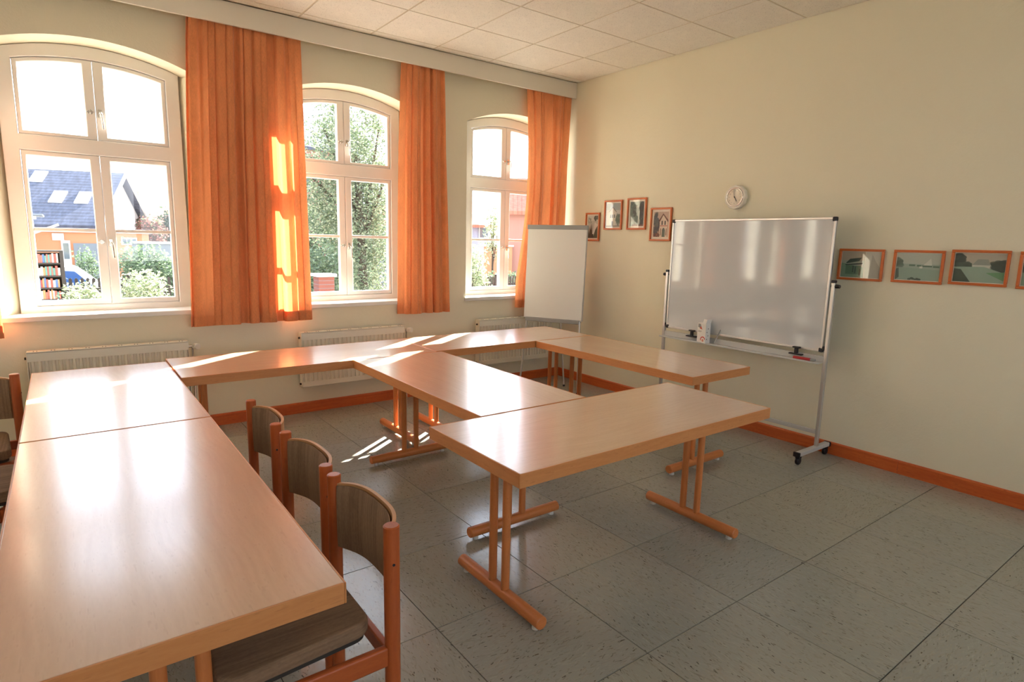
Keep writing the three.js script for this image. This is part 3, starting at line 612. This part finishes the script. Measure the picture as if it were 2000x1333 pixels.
picture('upright framed photo of a fountain before dark trees', 0.988, 1.236, 1.69, 1.998, 0.018, c => {
  rect(c, '#8f9a92', 0, 0, 100, 100); blobs(c, ['#5c6862', '#6f7c74', '#48524e'], 20, 30, 26, 30, 60, 7, 4); blobs(c, ['#3b3f42', '#2f3336', '#4b5052'], 86, 50, 18, 50, 80, 8, 5);
  fill(c, '#bcc6be', [[46, 20], [60, 16], [72, 40], [70, 100], [44, 100]]); fill(c, '#5f7068', [[30, 100], [34, 62], [52, 56], [66, 66], [68, 100]]); blobs(c, ['#45504c', '#39433f'], 30, 50, 14, 10, 24, 5, 6); rect(c, '#6d4a44', 20, 93, 80, 7); rect(c, '#d8dcd4', 60, 40, 6, 60);
});
picture('upright framed photo of a gabled villa, beside the whiteboard corner', 1.294, 1.547, 1.583, 1.895, 0.022, c => {
  rect(c, '#b89a86', 0, 0, 100, 100); rect(c, '#c9b09e', 0, 0, 100, 30); blobs(c, ['#5a5d60', '#474b4f', '#6c6a66'], 14, 50, 24, 46, 90, 7, 7);
  fill(c, '#e2d2bf', [[42, 100], [42, 40], [64, 12], [96, 42], [96, 100]]); fill(c, '#6b4a40', [[36, 34], [64, 6], [100, 34], [100, 42], [64, 13], [42, 40]]);
  for (const x of [54, 74]) { rect(c, '#4a4644', x, 36, 9, 16); } rect(c, '#b86a5c', 44, 54, 50, 3); fill(c, '#5b6a62', [[60, 100], [60, 72], [66, 64], [74, 64], [80, 72], [80, 100]]); rect(c, '#7b6a5c', 48, 66, 5, 28); rect(c, '#7b6a5c', 86, 66, 5, 28); blobs(c, ['#9a6a58', '#4d4a46'], 20, 92, 24, 8, 24, 5, 8);
});
picture('wide framed photo of a farmhouse with a fold in the sheet, next to the whiteboard', 3.103, 3.408, 1.328, 1.552, 0.004, c => {
  rect(c, '#a9b0a0', 0, 0, 100, 100); fill(c, '#7d9a80', [[0, 100], [0, 44], [56, 60], [60, 100]]); rect(c, '#b6ab96', 0, 0, 60, 34); fill(c, '#3d5148', [[12, 44], [22, 28], [52, 22], [46, 36], [14, 46]]); fill(c, '#34463e', [[10, 50], [56, 42], [54, 48], [12, 54]]);
  rect(c, '#5f7f68', 12, 54, 40, 34); for (const x of [30, 36, 48]) rect(c, '#394a42', x, 54 + (x % 5) * 4, 3, 26); rect(c, '#cbcabd', 62, 0, 38, 100); fill(c, '#b3b2a6', [[72, 100], [78, 10], [90, 40], [100, 60], [100, 100]]); rect(c, '#ddd8c8', 60, 0, 2, 100);
});
picture('wide framed photo of an empty square with far low buildings', 3.468, 3.77, 1.332, 1.553, 0.004, c => {
  rect(c, '#9fb0a2', 0, 0, 100, 100); rect(c, '#b7c0b2', 0, 0, 100, 40); blobs(c, ['#6e8276', '#54675c'], 5, 40, 7, 22, 30, 5, 9); for (const [x, w] of [[8, 8], [30, 14], [48, 10], [60, 22], [84, 14]]) rect(c, '#5e7a68', x, 40 + x * 0.06, w, 6); fill(c, '#cfd4c6', [[62, 44], [78, 18], [82, 44]]); rect(c, '#d5d9cc', 54, 48, 7, 7);
  fill(c, '#93ab9a', [[0, 52], [100, 60], [100, 100], [0, 100]]); fill(c, '#566b60', [[0, 60], [6, 56], [9, 90], [2, 100], [0, 100]]); blobs(c, ['#3f5046'], 45, 96, 12, 4, 14, 3, 10);
});
picture('wide framed photo of a green village street with a broad house', 3.805, 4.11, 1.341, 1.562, 0.004, c => {
  rect(c, '#a9ab9c', 0, 0, 100, 100); rect(c, '#b3ad9c', 0, 0, 100, 40); blobs(c, ['#34433b', '#2c3a33', '#46574c'], 6, 26, 10, 24, 50, 6, 11); blobs(c, ['#4a5c50', '#3d4f45'], 20, 40, 14, 8, 30, 5, 12); blobs(c, ['#3a4a42', '#2f3d36'], 90, 42, 16, 16, 50, 6, 13);
  fill(c, '#8e9488', [[34, 44], [46, 20], [66, 20], [74, 44]]); fill(c, '#c6c8ba', [[36, 48], [36, 40], [72, 40], [70, 50]]); fill(c, '#94ab98', [[0, 48], [60, 46], [100, 66], [100, 100], [0, 100]]); fill(c, '#3b5044', [[0, 54], [14, 56], [30, 88], [36, 100], [0, 100]]); fill(c, '#6c9a70', [[64, 66], [100, 62], [100, 92]]);
});
picture('wide framed photo cut off by the right picture edge', 4.153, 4.456, 1.337, 1.56, 0.004, c => {
  rect(c, '#a4ab9c', 0, 0, 100, 100); rect(c, '#b5b3a2', 0, 0, 100, 42); blobs(c, ['#3c4a42', '#33413a'], 8, 40, 12, 16, 40, 6, 14); fill(c, '#7f9a84', [[0, 58], [100, 54], [100, 100], [0, 100]]); fill(c, '#878b80', [[40, 54], [52, 32], [80, 32], [90, 54]]);
});

// ---------- outdoors ----------
const GY = -0.9;
std('ground', { color: lin(0.30, 0.28, 0.25), roughness: 0.95, bumpMap: texFine, bumpScale: 0.004 });
std('roofDark', { roughness: 0.75, map: tex(256, 256, (u, v) => { const r = (v * 16) % 1, n = fbm(u, v, 64, 16, 2, 301); const k = (r < 0.16 ? 0.72 : 1) * (0.85 + 0.35 * n); return [76 * k, 80 * k, 94 * k]; }, true, 0.3, 0.3) });
std('roofRed', { roughness: 0.85, map: tex(256, 256, (u, v) => { const r = (u * 20) % 1, n = fbm(u, v, 40, 40, 2, 311); const k = (r < 0.22 ? 0.86 : 1) * (0.88 + 0.28 * n); return [172 * k, 100 * k, 80 * k]; }, true, 0.3, 0.3) });
std('plasterWhite', { color: lin(0.62, 0.6, 0.55), roughness: 0.9 });
std('plasterOrange', { color: lin(0.46, 0.2, 0.1), roughness: 0.9 });
std('plasterBlue', { color: lin(0.24, 0.28, 0.36), roughness: 0.9 });
std('plasterPink', { color: lin(0.34, 0.17, 0.13), roughness: 0.9 });
std('outGrey', { color: lin(0.16, 0.18, 0.20), roughness: 0.8 });
std('outWhite', { color: lin(0.5, 0.5, 0.48), roughness: 0.6 });
std('outBrown', { color: lin(0.035, 0.026, 0.02), roughness: 0.8 });
std('outGlass', { color: lin(0.05, 0.08, 0.1), roughness: 0.05 });
std('carPaint', { color: lin(0.5, 0.51, 0.52), roughness: 0.25, clearcoat: 0.8 });
std('carGlass', { color: lin(0.03, 0.08, 0.22), roughness: 0.06 });
std('brickRed', { color: lin(0.16, 0.05, 0.035), roughness: 0.9 });
std('bark', { color: lin(0.06, 0.045, 0.03), roughness: 0.95, bumpMap: texFine, bumpScale: 0.01 });
std('leaf', { color: lin(1, 1, 1), roughness: 1, transmission: 0.4, thickness: 0, side: THREE.DoubleSide });
{
  const g = struct('ground', 'pale paved yard and street outside the windows');
  part('paving', bx(160, 0.2, 160, 10, GY - 0.1, -30), M.ground, g, 'x');
}
const leafGeo = (() => { // folded pointed leaf, 1 m long before scaling
  const p = [[0, 0, 0], [0.28, 0.08, 0.4], [0, 0, 0.45], [-0.28, 0.08, 0.4], [0, -0.04, 1]], f = [0, 1, 2, 0, 2, 3, 2, 1, 4, 2, 4, 3], pos = [];
  for (const i of f) pos.push(...p[i]);
  const g = new THREE.BufferGeometry(); g.setAttribute('position', new THREE.Float32BufferAttribute(pos, 3)); g.computeVertexNormals(); return g;
})();
function foliage(parent, blobsList, count, size, cols) {
  const im = new THREE.InstancedMesh(leafGeo, M.leaf, count); im.name = 'foliage'; im.userData.kind = 'stuff'; im.castShadow = im.receiveShadow = true;
  const vol = blobsList.map(b => b[3] * b[4] * b[5]), tot = vol.reduce((a, b) => a + b, 0), o = new THREE.Object3D(), c = new THREE.Color();
  for (let i = 0; i < count; i++) {
    let k = 0, r = rnd() * tot; while (r > vol[k] && k < vol.length - 1) r -= vol[k++];
    const b = blobsList[k], d = V(rr(-1, 1), rr(-1, 1), rr(-1, 1)).normalize().multiplyScalar(Math.pow(rnd(), 0.42));
    const lump = 1 + 0.22 * Math.sin(d.x * 7 + d.y * 5) * Math.sin(d.z * 6 + d.y * 8);
    o.position.set(b[0] + d.x * b[3] * lump, b[1] + d.y * b[4] * lump, b[2] + d.z * b[5] * lump);
    o.rotation.set(rr(-1.6, 1.6), rr(0, 6.28), rr(-1.6, 1.6)); o.scale.setScalar(size * rr(0.6, 1.3)); o.updateMatrix(); im.setMatrixAt(i, o.matrix);
    const q = cols[Math.floor(rnd() * cols.length)], s = rr(0.75, 1.25); c.setRGB(q[0] * s, q[1] * s, q[2] * s); im.setColorAt(i, c);
  }
  parent.add(im);
}
const GREEN = [[0.09, 0.14, 0.07], [0.12, 0.18, 0.09], [0.15, 0.2, 0.11], [0.07, 0.11, 0.06]], PALE = [[0.36, 0.38, 0.22], [0.22, 0.27, 0.14], [0.46, 0.46, 0.32], [0.15, 0.2, 0.1]];
function plant(name, label, category, x, z, list, count, size, cols, trunk = 0.03, branches = 3, top = 0) {
  const t = thing(name, label, category, [x, GY, z]);
  foliage(t, list.map(b => [b[0] - x, b[1] - GY, b[2] - z, b[3], b[4], b[5]]), count, size, cols);
  const m = list[0], hh = (top || m[1]) - GY;
  part('trunk', rod([0, 0, 0], [(m[0] - x) * 0.5, hh, (m[2] - z) * 0.5], trunk, trunk * 0.6, 10), M.bark, t);
  for (let i = 0; i < branches; i++) { const a = i * 2.4 + 0.5, b = list[i % list.length]; part('branch', rod([(m[0] - x) * 0.25, hh * (0.5 + 0.1 * (i % 3)), (m[2] - z) * 0.25], [b[0] - x + 0.6 * b[3] * Math.cos(a), b[1] - GY + 0.4 * b[4], b[2] - z + 0.6 * b[5] * Math.sin(a)], trunk * 0.45, trunk * 0.2, 8), M.bark, t); }
  return t;
}
// view through the left window
{
  const C = [-3.45, -24], g = [2.2, -6], gl = Math.hypot(...g), r = [-6 / gl, -2.2 / gl], L = 9, eave = 1.87, ridge = 4.0;
  const ang = Math.atan2(-r[1], -r[0]) ; // local -x runs along the ridge
  const h = thing('house', 'house with a dark slate roof, skylights and a white gable outside the left window', 'house', [C[0], GY, C[1]], Math.atan2(2.2, -(-6)) * 0);
  const P = (a, b, y) => V(r[0] * a + g[0] * b, y - GY, r[1] * a + g[1] * b); // a along ridge (m), b across gable 0..1
  const poly = (pts) => { const pos = []; for (let i = 1; i + 1 < pts.length; i++) pos.push(...pts[0].toArray(), ...pts[i].toArray(), ...pts[i + 1].toArray()); const q = new THREE.BufferGeometry(); q.setAttribute('position', new THREE.Float32BufferAttribute(pos, 3)); q.computeVertexNormals(); return clean(q); };
  part('wall', [poly([P(0, 0, GY), P(0, 1, GY), P(0, 1, eave), P(0, 0.5, ridge), P(0, 0, eave)]), poly([P(L, 0, GY), P(0, 0, GY), P(0, 0, eave), P(L, 0, eave)]), poly([P(L, 1, GY), P(L, 0, GY), P(L, 0, eave), P(L, 0.5, ridge), P(L, 1, eave)]), poly([P(0, 1, GY), P(L, 1, GY), P(L, 1, eave), P(0, 1, eave)])], M.plasterWhite, h);
  const slope = (b0, y0) => sheet(8, 4, (u, v) => P(-0.3 + u * (L + 0.6), mix(b0, 0.5, v), mix(y0, ridge + 0.1, v)), () => V(0, 1, 0), 0.14);
  for (const [b, y] of [[-0.06, eave - 0.12], [1.06, eave - 0.12]]) { const s = slope(b, y); const uv = s.attributes.uv; for (let i = 0; i < uv.count; i++) uv.setXY(i, uv.getX(i) * 9, uv.getY(i) * 4); part('roof', s, M.roofDark, h); }
  part('verge_board', [rod(P(-0.32, -0.07, eave - 0.2).toArray(), P(-0.32, 0.5, ridge + 0.04).toArray(), 0.07, 0.07, 6), rod(P(-0.32, 1.07, eave - 0.2).toArray(), P(-0.32, 0.5, ridge + 0.04).toArray(), 0.07, 0.07, 6)], M.outWhite, h);
  for (const [a, f] of [[1.64, 0.48], [0.75, 0.48], [2.75, 0.85]]) {
    const q = (da, df) => P(a + da, mix(-0.06, 0.5, f + df), mix(eave - 0.12, ridge + 0.1, f + df) + 0.05);
    const s = part('skylight', sheet(1, 1, (u, v) => q(0.24 - 0.48 * u, -0.1 + 0.2 * v), () => V(0, 1, 0), 0.08), M.outWhite, h);
    part('pane', sheet(1, 1, (u, v) => q(0.18 - 0.36 * u, -0.075 + 0.15 * v).add(V(0, 0.012, 0)), () => V(0, 1, 0), 0.01), M.carPaint, s);
  }
  for (let i = 0; i < 3; i++) part('window', bx(0.9, 1.0, 0.06).rotateY(Math.atan2(2.2, 6)).translate(...P(1.6 + i * 2.4, -0.004, 0.9).toArray()), M.outGlass, h);
}
function gableHouse(label, x0, x1, z0, z1, eave, ridge, wallM, roofM, wins = [], hip = 0) {
  const cx = (x0 + x1) / 2, cz = (z0 + z1) / 2, w = x1 - x0, d = z1 - z0, h = thing('house', label, 'house', [cx, GY, cz]);
  const body = [bx(w, eave - GY, d, 0, (eave - GY) / 2, 0)];
  if (!hip) for (const s of [-1, 1]) { const sh = toShape([[-d / 2, 0], [d / 2, 0], [0, ridge - eave]]); body.push(extr(sh, 0.1).rotateY(Math.PI / 2).translate(s * (w / 2 - 0.05) - 0.05, eave - GY, 0)); }
  part('wall', body, wallM, h);
  const o = 0.3;
  for (const s of [-1, 1]) {
    const a = V(-w / 2 - o, eave - GY - 0.1, s * (d / 2 + o)), b = V(w / 2 + o, eave - GY - 0.1, s * (d / 2 + o)), c = V(w / 2 + o - hip, ridge - GY, 0), e = V(-w / 2 - o + hip, ridge - GY, 0);
    const g = sheet(6, 4, (u, v) => a.clone().lerp(b, u).lerp(e.clone().lerp(c, u), v), () => V(0, 1, 0), 0.15); const uv = g.attributes.uv; for (let i = 0; i < uv.count; i++) uv.setXY(i, uv.getX(i) * w, uv.getY(i) * 4);
    part('roof', g, roofM, h);
    if (hip) { const q = V(s * (w / 2 + o), eave - GY - 0.1, -d / 2 - o), p = V(s * (w / 2 + o), eave - GY - 0.1, d / 2 + o), t = V(s * (w / 2 + o - hip), ridge - GY, 0); const gg = sheet(4, 4, (u, v) => q.clone().lerp(p, u).lerp(t, v), () => V(0, 1, 0), 0.15); const uv2 = gg.attributes.uv; for (let i = 0; i < uv2.count; i++) uv2.setXY(i, uv2.getX(i) * 4, uv2.getY(i) * 4); part('roof', gg, roofM, h); }
  }
  for (const [wx, wy, ww, wh] of wins) { const f = part('window', bx(ww, wh, 0.1, wx - cx, wy - GY, d / 2 + 0.02), M.outWhite, h); part('pane', bx(ww - 0.1, wh - 0.1, 0.02, wx - cx, wy - GY, d / 2 + 0.075), M.outGlass, f); }
  return h;
}
gableHouse('house with an orange tiled roof behind the white gable', -2.2, 7.5, -46, -39, 1.7, 4.25, M.plasterWhite, M.roofRed, [[0.5, 0.5, 1.2, 1.2]]);
gableHouse('house with pink walls and a blue roof beside the tree outside the middle window', 4.6, 8.0, -31, -25, 5.9, 8.0, M.plasterPink, M.roofDark, [[5.1, 4.2, 0.7, 1.0]]);
gableHouse('blue-grey house with a red hipped roof outside the corner window', 8.8, 14.1, -28.5, -22, 2.45, 4.0, M.plasterBlue, M.roofRed, [[13.68, 1.95, 0.62, 0.62], [11.5, 1.95, 0.62, 0.62]], 2.4);
const pinkHouse = gableHouse('pink house at the right of the view through the corner window', 11.0, 15, -20.5, -16, 2.9, 4.4, M.plasterPink, M.roofRed, [[12.4, 1.2, 0.9, 1.1]]);
pinkHouse.position.set(13.74, GY, -16.64); pinkHouse.rotation.y = -0.63;
{
  const b = thing('garage', 'low orange garage building with a grey door outside the left window', 'building', [-3.9, GY, -20.5]);
  part('wall', bx(3.5, 2.4, 3, 0, 1.2, 0), M.plasterOrange, b); part('flat_roof', rb(3.7, 0.12, 3.2, 0, 2.46, 0, 0.02), M.outWhite, b);
  part('garage_door', bx(0.95, 2.05, 0.08, 0.1, 1.03, 1.5), M.outGrey, b); const d = part('door', bx(0.24, 1.5, 0.08, -0.57, 1.39, 1.5), M.outWhite, b); part('pane', bx(0.14, 0.5, 0.02, -0.57, 1.8, 1.55), M.outGlass, d);
  part('sign_panel', bx(0.3, 0.22, 0.06, -0.75, 2.25, 1.5), M.outWhite, b);
  const w = part('window', bx(0.46, 0.24, 0.08, 1.17, 2.14, 1.5), M.outWhite, b); for (let i = 0; i < 3; i++) part('pane', bx(0.11, 0.16, 0.02, 1.03 + i * 0.14, 2.14, 1.545), M.outGlass, w);
}
{
  const c = thing('carport', 'white carport frame at the left of the view through the left window', 'carport', [-5.35, GY, -17]);
  for (const x of [-1.2, 0.13]) part('post', rb(0.09, 2.75, 0.09, x, 1.375, 0, 0.01), M.outWhite, c);
  part('beam', rb(1.6, 0.1, 0.1, -0.55, 2.8, 0, 0.01), M.outWhite, c); part('brace', rod([0.13, 2.35, 0], [0.75, 2.62, 0], 0.035, 0.035, 8), M.outWhite, c); part('roof_sheet', rb(1.9, 0.05, 2.4, -0.55, 2.88, -1.1, 0.01), M.outGrey, c);
  const g = thing('garden_wall', 'grey garden wall right of the orange garage', 'wall', [-0.9, GY, -17.2]);
  part('wall_body', bx(3.8, 2.1, 0.2, 0, 1.05, 0), M.outGrey, g); part('coping', rb(3.9, 0.07, 0.3, 0, 2.13, 0, 0.015), M.outWhite, g);
}
{ // public book cabinet with its books
  const W = 0.46, x = -4.82, z = -9.15, D = 0.28, cab = thing('book_cabinet', 'brown outdoor book cabinet with open shelves outside the left window', 'bookcase', [x, GY, z]);
  const H = 2.08;
  for (const s of [-1, 1]) part('side_panel', bx(s > 0 ? 0.06 : 0.035, H, D, s * (W / 2 - 0.02), H / 2, 0), M.outBrown, cab);
  part('back_panel', bx(W - 0.04, H - 0.1, 0.015, 0, H / 2, -D / 2 + 0.012), M.outBrown, cab);
  const ys = [H - 0.015, 1.835, 1.595, 1.37, 1.15, 0.8, 0.45, 0.1];
  for (const y of ys) part('shelf', bx(W - 0.08, 0.028, D - 0.03, 0, y, 0), M.outBrown, cab);
  const hues = ['red', 'cream', 'orange', 'blue', 'white', 'green', 'dark red'], cols = [[0.5, 0.06, 0.04], [0.55, 0.5, 0.42], [0.5, 0.2, 0.08], [0.06, 0.12, 0.26], [0.6, 0.58, 0.5], [0.08, 0.2, 0.16], [0.42, 0.1, 0.07]].map((c, i) => std('book' + i, { color: lin(...c), roughness: 0.6 }));
  const rows = ['top', 'second', 'third', 'fourth'];
  for (let k = 0; k < 4; k++) {
    let bxp = x - W / 2 + 0.05;
    while (bxp < x + W / 2 - 0.085) {
      const t = rr(0.02, 0.038), h = rr(0.13, 0.18), d = rr(0.12, 0.16);
      const ci = Math.floor(rnd() * cols.length), b = thing('book', `${hues[ci]} book on the ${rows[k]} shelf of the outdoor book cabinet`, 'book', [bxp + t / 2, GY + ys[k + 1] + 0.015, z + 0.03], 0, `books on the ${rows[k]} shelf of the cabinet`);
      const m = cols[ci];
      part('cover', [bx(0.003, h, d, -t / 2 + 0.0015, h / 2, 0), bx(0.003, h, d, t / 2 - 0.0015, h / 2, 0), bx(t, h, 0.004, 0, h / 2, d / 2)], m, b); part('pages', bx(t - 0.006, h - 0.008, d - 0.006, 0, h / 2, -0.002), M.paper, b);
      bxp += t + 0.002;
    }
  }
}
function fence(label, x0, x1, z, top, m) {
  const f = thing('picket_fence', label, 'fence', [(x0 + x1) / 2, GY, z]); const n = Math.floor((x1 - x0) / 0.098), h = top - GY;
  const sh = toShape([[-0.029, 0], [0.029, 0], [0.029, h - 0.03], [0, h], [-0.029, h - 0.03]]), g = clean(extr(sh, 0.02));
  for (let i = 0; i < n; i++) { const p = new THREE.Mesh(g, m); p.name = 'picket'; p.position.set(-(x1 - x0) / 2 + 0.05 + i * 0.098, 0, 0); p.castShadow = p.receiveShadow = true; f.add(p); }
  for (const y of [0.3, h - 0.25]) part('rail', bx(x1 - x0, 0.06, 0.03, 0, y, -0.016), m, f);
  for (const s of [-1, 0, 1]) part('post', rb(0.09, h + 0.05, 0.09, s * (x1 - x0) / 2, (h + 0.05) / 2, -0.08, 0.01), m, f);
}
fence('dark picket fence before the white car outside the left window', -4.75, -2.2, -10, 0.6, M.outBrown);
fence('dark picket fence outside the corner window', 4.6, 8.2, -10.3, 0.44, M.outBrown);
{ // parked car, side on
  const c = thing('car', 'white parked car with blue mirrored windows outside the left window', 'car', [-4.75, GY, -13.2]);
  const body = new THREE.Shape(); [[-2.0, 0.28], [2.0, 0.28], [2.05, 0.55], [1.9, 0.82], [1.05, 1.02], [0.45, 1.55], [0.1, 1.66], [-1.2, 1.66], [-1.75, 1.45], [-2.05, 0.95]].forEach((p, i) => i ? body.lineTo(...p) : body.moveTo(...p)); body.closePath();
  part('body', new THREE.ExtrudeGeometry(body, { depth: 1.5, bevelEnabled: true, bevelThickness: 0.08, bevelSize: 0.06, bevelOffset: -0.06, bevelSegments: 3 }).translate(0, 0, -0.75), M.carPaint, c);
  const win = (p) => part('side_window', extr(toShape(p), 0.02).translate(0, 0, 0.825), M.carGlass, c);
  win([[-0.15, 1.08], [0.78, 1.06], [0.36, 1.5], [-0.15, 1.55]]); win([[-1.1, 1.08], [-0.22, 1.08], [-0.22, 1.55], [-1.05, 1.55]]); win([[-1.7, 1.1], [-1.18, 1.08], [-1.14, 1.54], [-1.5, 1.45]]);
  for (const x of [-1.25, 1.25]) for (const z of [-0.72, 0.72]) { const w = part('wheel', rod([x, 0.31, z - 0.1], [x, 0.31, z + 0.1], 0.31, 0.31, 22, 0.03), M.black, c); part('hub_cap', rod([x, 0.31, z + 0.1], [x, 0.31, z + 0.115], 0.18, 0.17, 16), M.grey, w); }
  part('headlight', rb(0.12, 0.14, 0.3, 1.95, 0.66, 0.55, 0.03, 2), M.outGlass, c);
}
plant('shrub', 'pale variegated shrub beside the book cabinet', 'shrub', -4.35, -8.7, [[-4.35, 0.2, -8.7, 0.36, 0.42, 0.35]], 1500, 0.07, PALE);
plant('shrub', 'pale flowering shrub in front of the dark hedge', 'shrub', -3.35, -8.6, [[-3.35, 0.35, -8.6, 0.44, 0.5, 0.4], [-3.7, 0.2, -8.6, 0.3, 0.4, 0.3]], 2600, 0.07, PALE);
plant('hedge', 'rounded dark green hedge behind the fence outside the left window', 'hedge', -2.75, -15, [[-2.75, 0.25, -15, 0.75, 1.05, 0.7], [-2.0, 0.1, -15, 0.6, 0.9, 0.6]], 5000, 0.11, GREEN);
plant('shrub', 'small green shrub behind the white car', 'shrub', -4.08, -15, [[-4.08, 0.3, -15, 0.3, 0.85, 0.3]], 1500, 0.08, GREEN);
plant('conifer', 'dark conifer before the orange tiled roof', 'tree', -0.05, -30, [[-0.05, 1.2, -30, 0.55, 1.6, 0.5]], 2600, 0.16, [[0.03, 0.06, 0.03], [0.05, 0.08, 0.04]]);
plant('flowering_tree', 'pink flowering tree beside the white gable', 'tree', -1.1, -29, [[-1.1, 1.5, -29, 0.75, 0.85, 0.6]], 2200, 0.14, [[0.3, 0.12, 0.1], [0.2, 0.1, 0.07], [0.08, 0.1, 0.05]]);
// view through the middle window
plant('tree', 'large leafy tree filling the middle window', 'tree', 1.85, -10, [[1.7, 3.3, -10.4, 1.2, 2.6, 1.1], [0.85, 2.6, -10.2, 0.75, 1.3, 0.8], [1.9, 0.7, -10.2, 0.9, 1.2, 0.9], [2.4, 2.2, -10.6, 0.8, 2.0, 0.8]], 34000, 0.075, [[0.12, 0.16, 0.08], [0.16, 0.2, 0.11], [0.09, 0.13, 0.07], [0.3, 0.32, 0.2]], 0.13, 7, 3.6);
plant('shrub', 'dark shrub beside the brick pillar', 'shrub', 0.5, -9, [[0.45, 0.55, -9, 0.6, 0.95, 0.5], [-0.15, 0.2, -9.2, 0.5, 0.8, 0.4]], 4200, 0.09, GREEN);
plant('hedge', 'tall dark hedge behind the tree outside the middle window', 'hedge', 2.2, -14, [[1.2, 1.2, -14, 1.2, 1.9, 0.6], [3.0, 1.2, -14, 1.3, 1.9, 0.6]], 9000, 0.13, GREEN, 0.06);
{
  const p = thing('brick_pillar', 'red brick gate pillar with a white cap outside the middle window', 'pillar', [-0.28, GY, -7.1]);
  for (let i = 0; i < 21; i++) part('brick_course', rb(0.33 - (i % 2) * 0.004, 0.071, 0.33 - (i % 2) * 0.004, 0, 0.0355 + i * 0.078, 0, 0.004), M.brickRed, p);
  part('mortar', bx(0.318, 1.63, 0.318, 0, 0.815, 0), M.outGrey, p); part('cap', rb(0.42, 0.06, 0.42, 0, 1.665, 0, 0.012), M.outWhite, p);
  part('ring', new THREE.TorusGeometry(0.055, 0.012, 8, 24).translate(0.12, 1.25, 0.19), M.outWhite, p);
}
// view through the corner window
plant('shrub', 'sunlit pale shrub at the left of the corner window view', 'shrub', 4.75, -9.2, [[4.75, 0.85, -9.2, 0.42, 0.62, 0.4], [4.95, 0.2, -9.2, 0.35, 0.5, 0.35]], 2600, 0.08, PALE);
plant('hedge', 'low green hedge behind the fence outside the corner window', 'hedge', 6.6, -11.4, [[6.2, 0.1, -11.4, 0.9, 0.5, 0.4], [7.4, 0.1, -11.4, 0.9, 0.5, 0.4]], 3600, 0.09, GREEN);
plant('tree', 'slender young tree before the blue-grey house', 'tree', 8.75, -14, [[8.8, 1.9, -14, 0.35, 1.1, 0.35]], 1200, 0.1, PALE, 0.05);
{
  const w = thing('garden_wall', 'low orange wall seen through the corner window', 'wall', [10.3, GY, -15.8]);
  part('wall_body', bx(1.3, 2.2, 0.25, 0, 1.1, 0), M.plasterOrange, w); part('coping', rb(1.4, 0.07, 0.35, 0, 2.23, 0, 0.015), M.outWhite, w);
}
renderer.render(scene, camera);
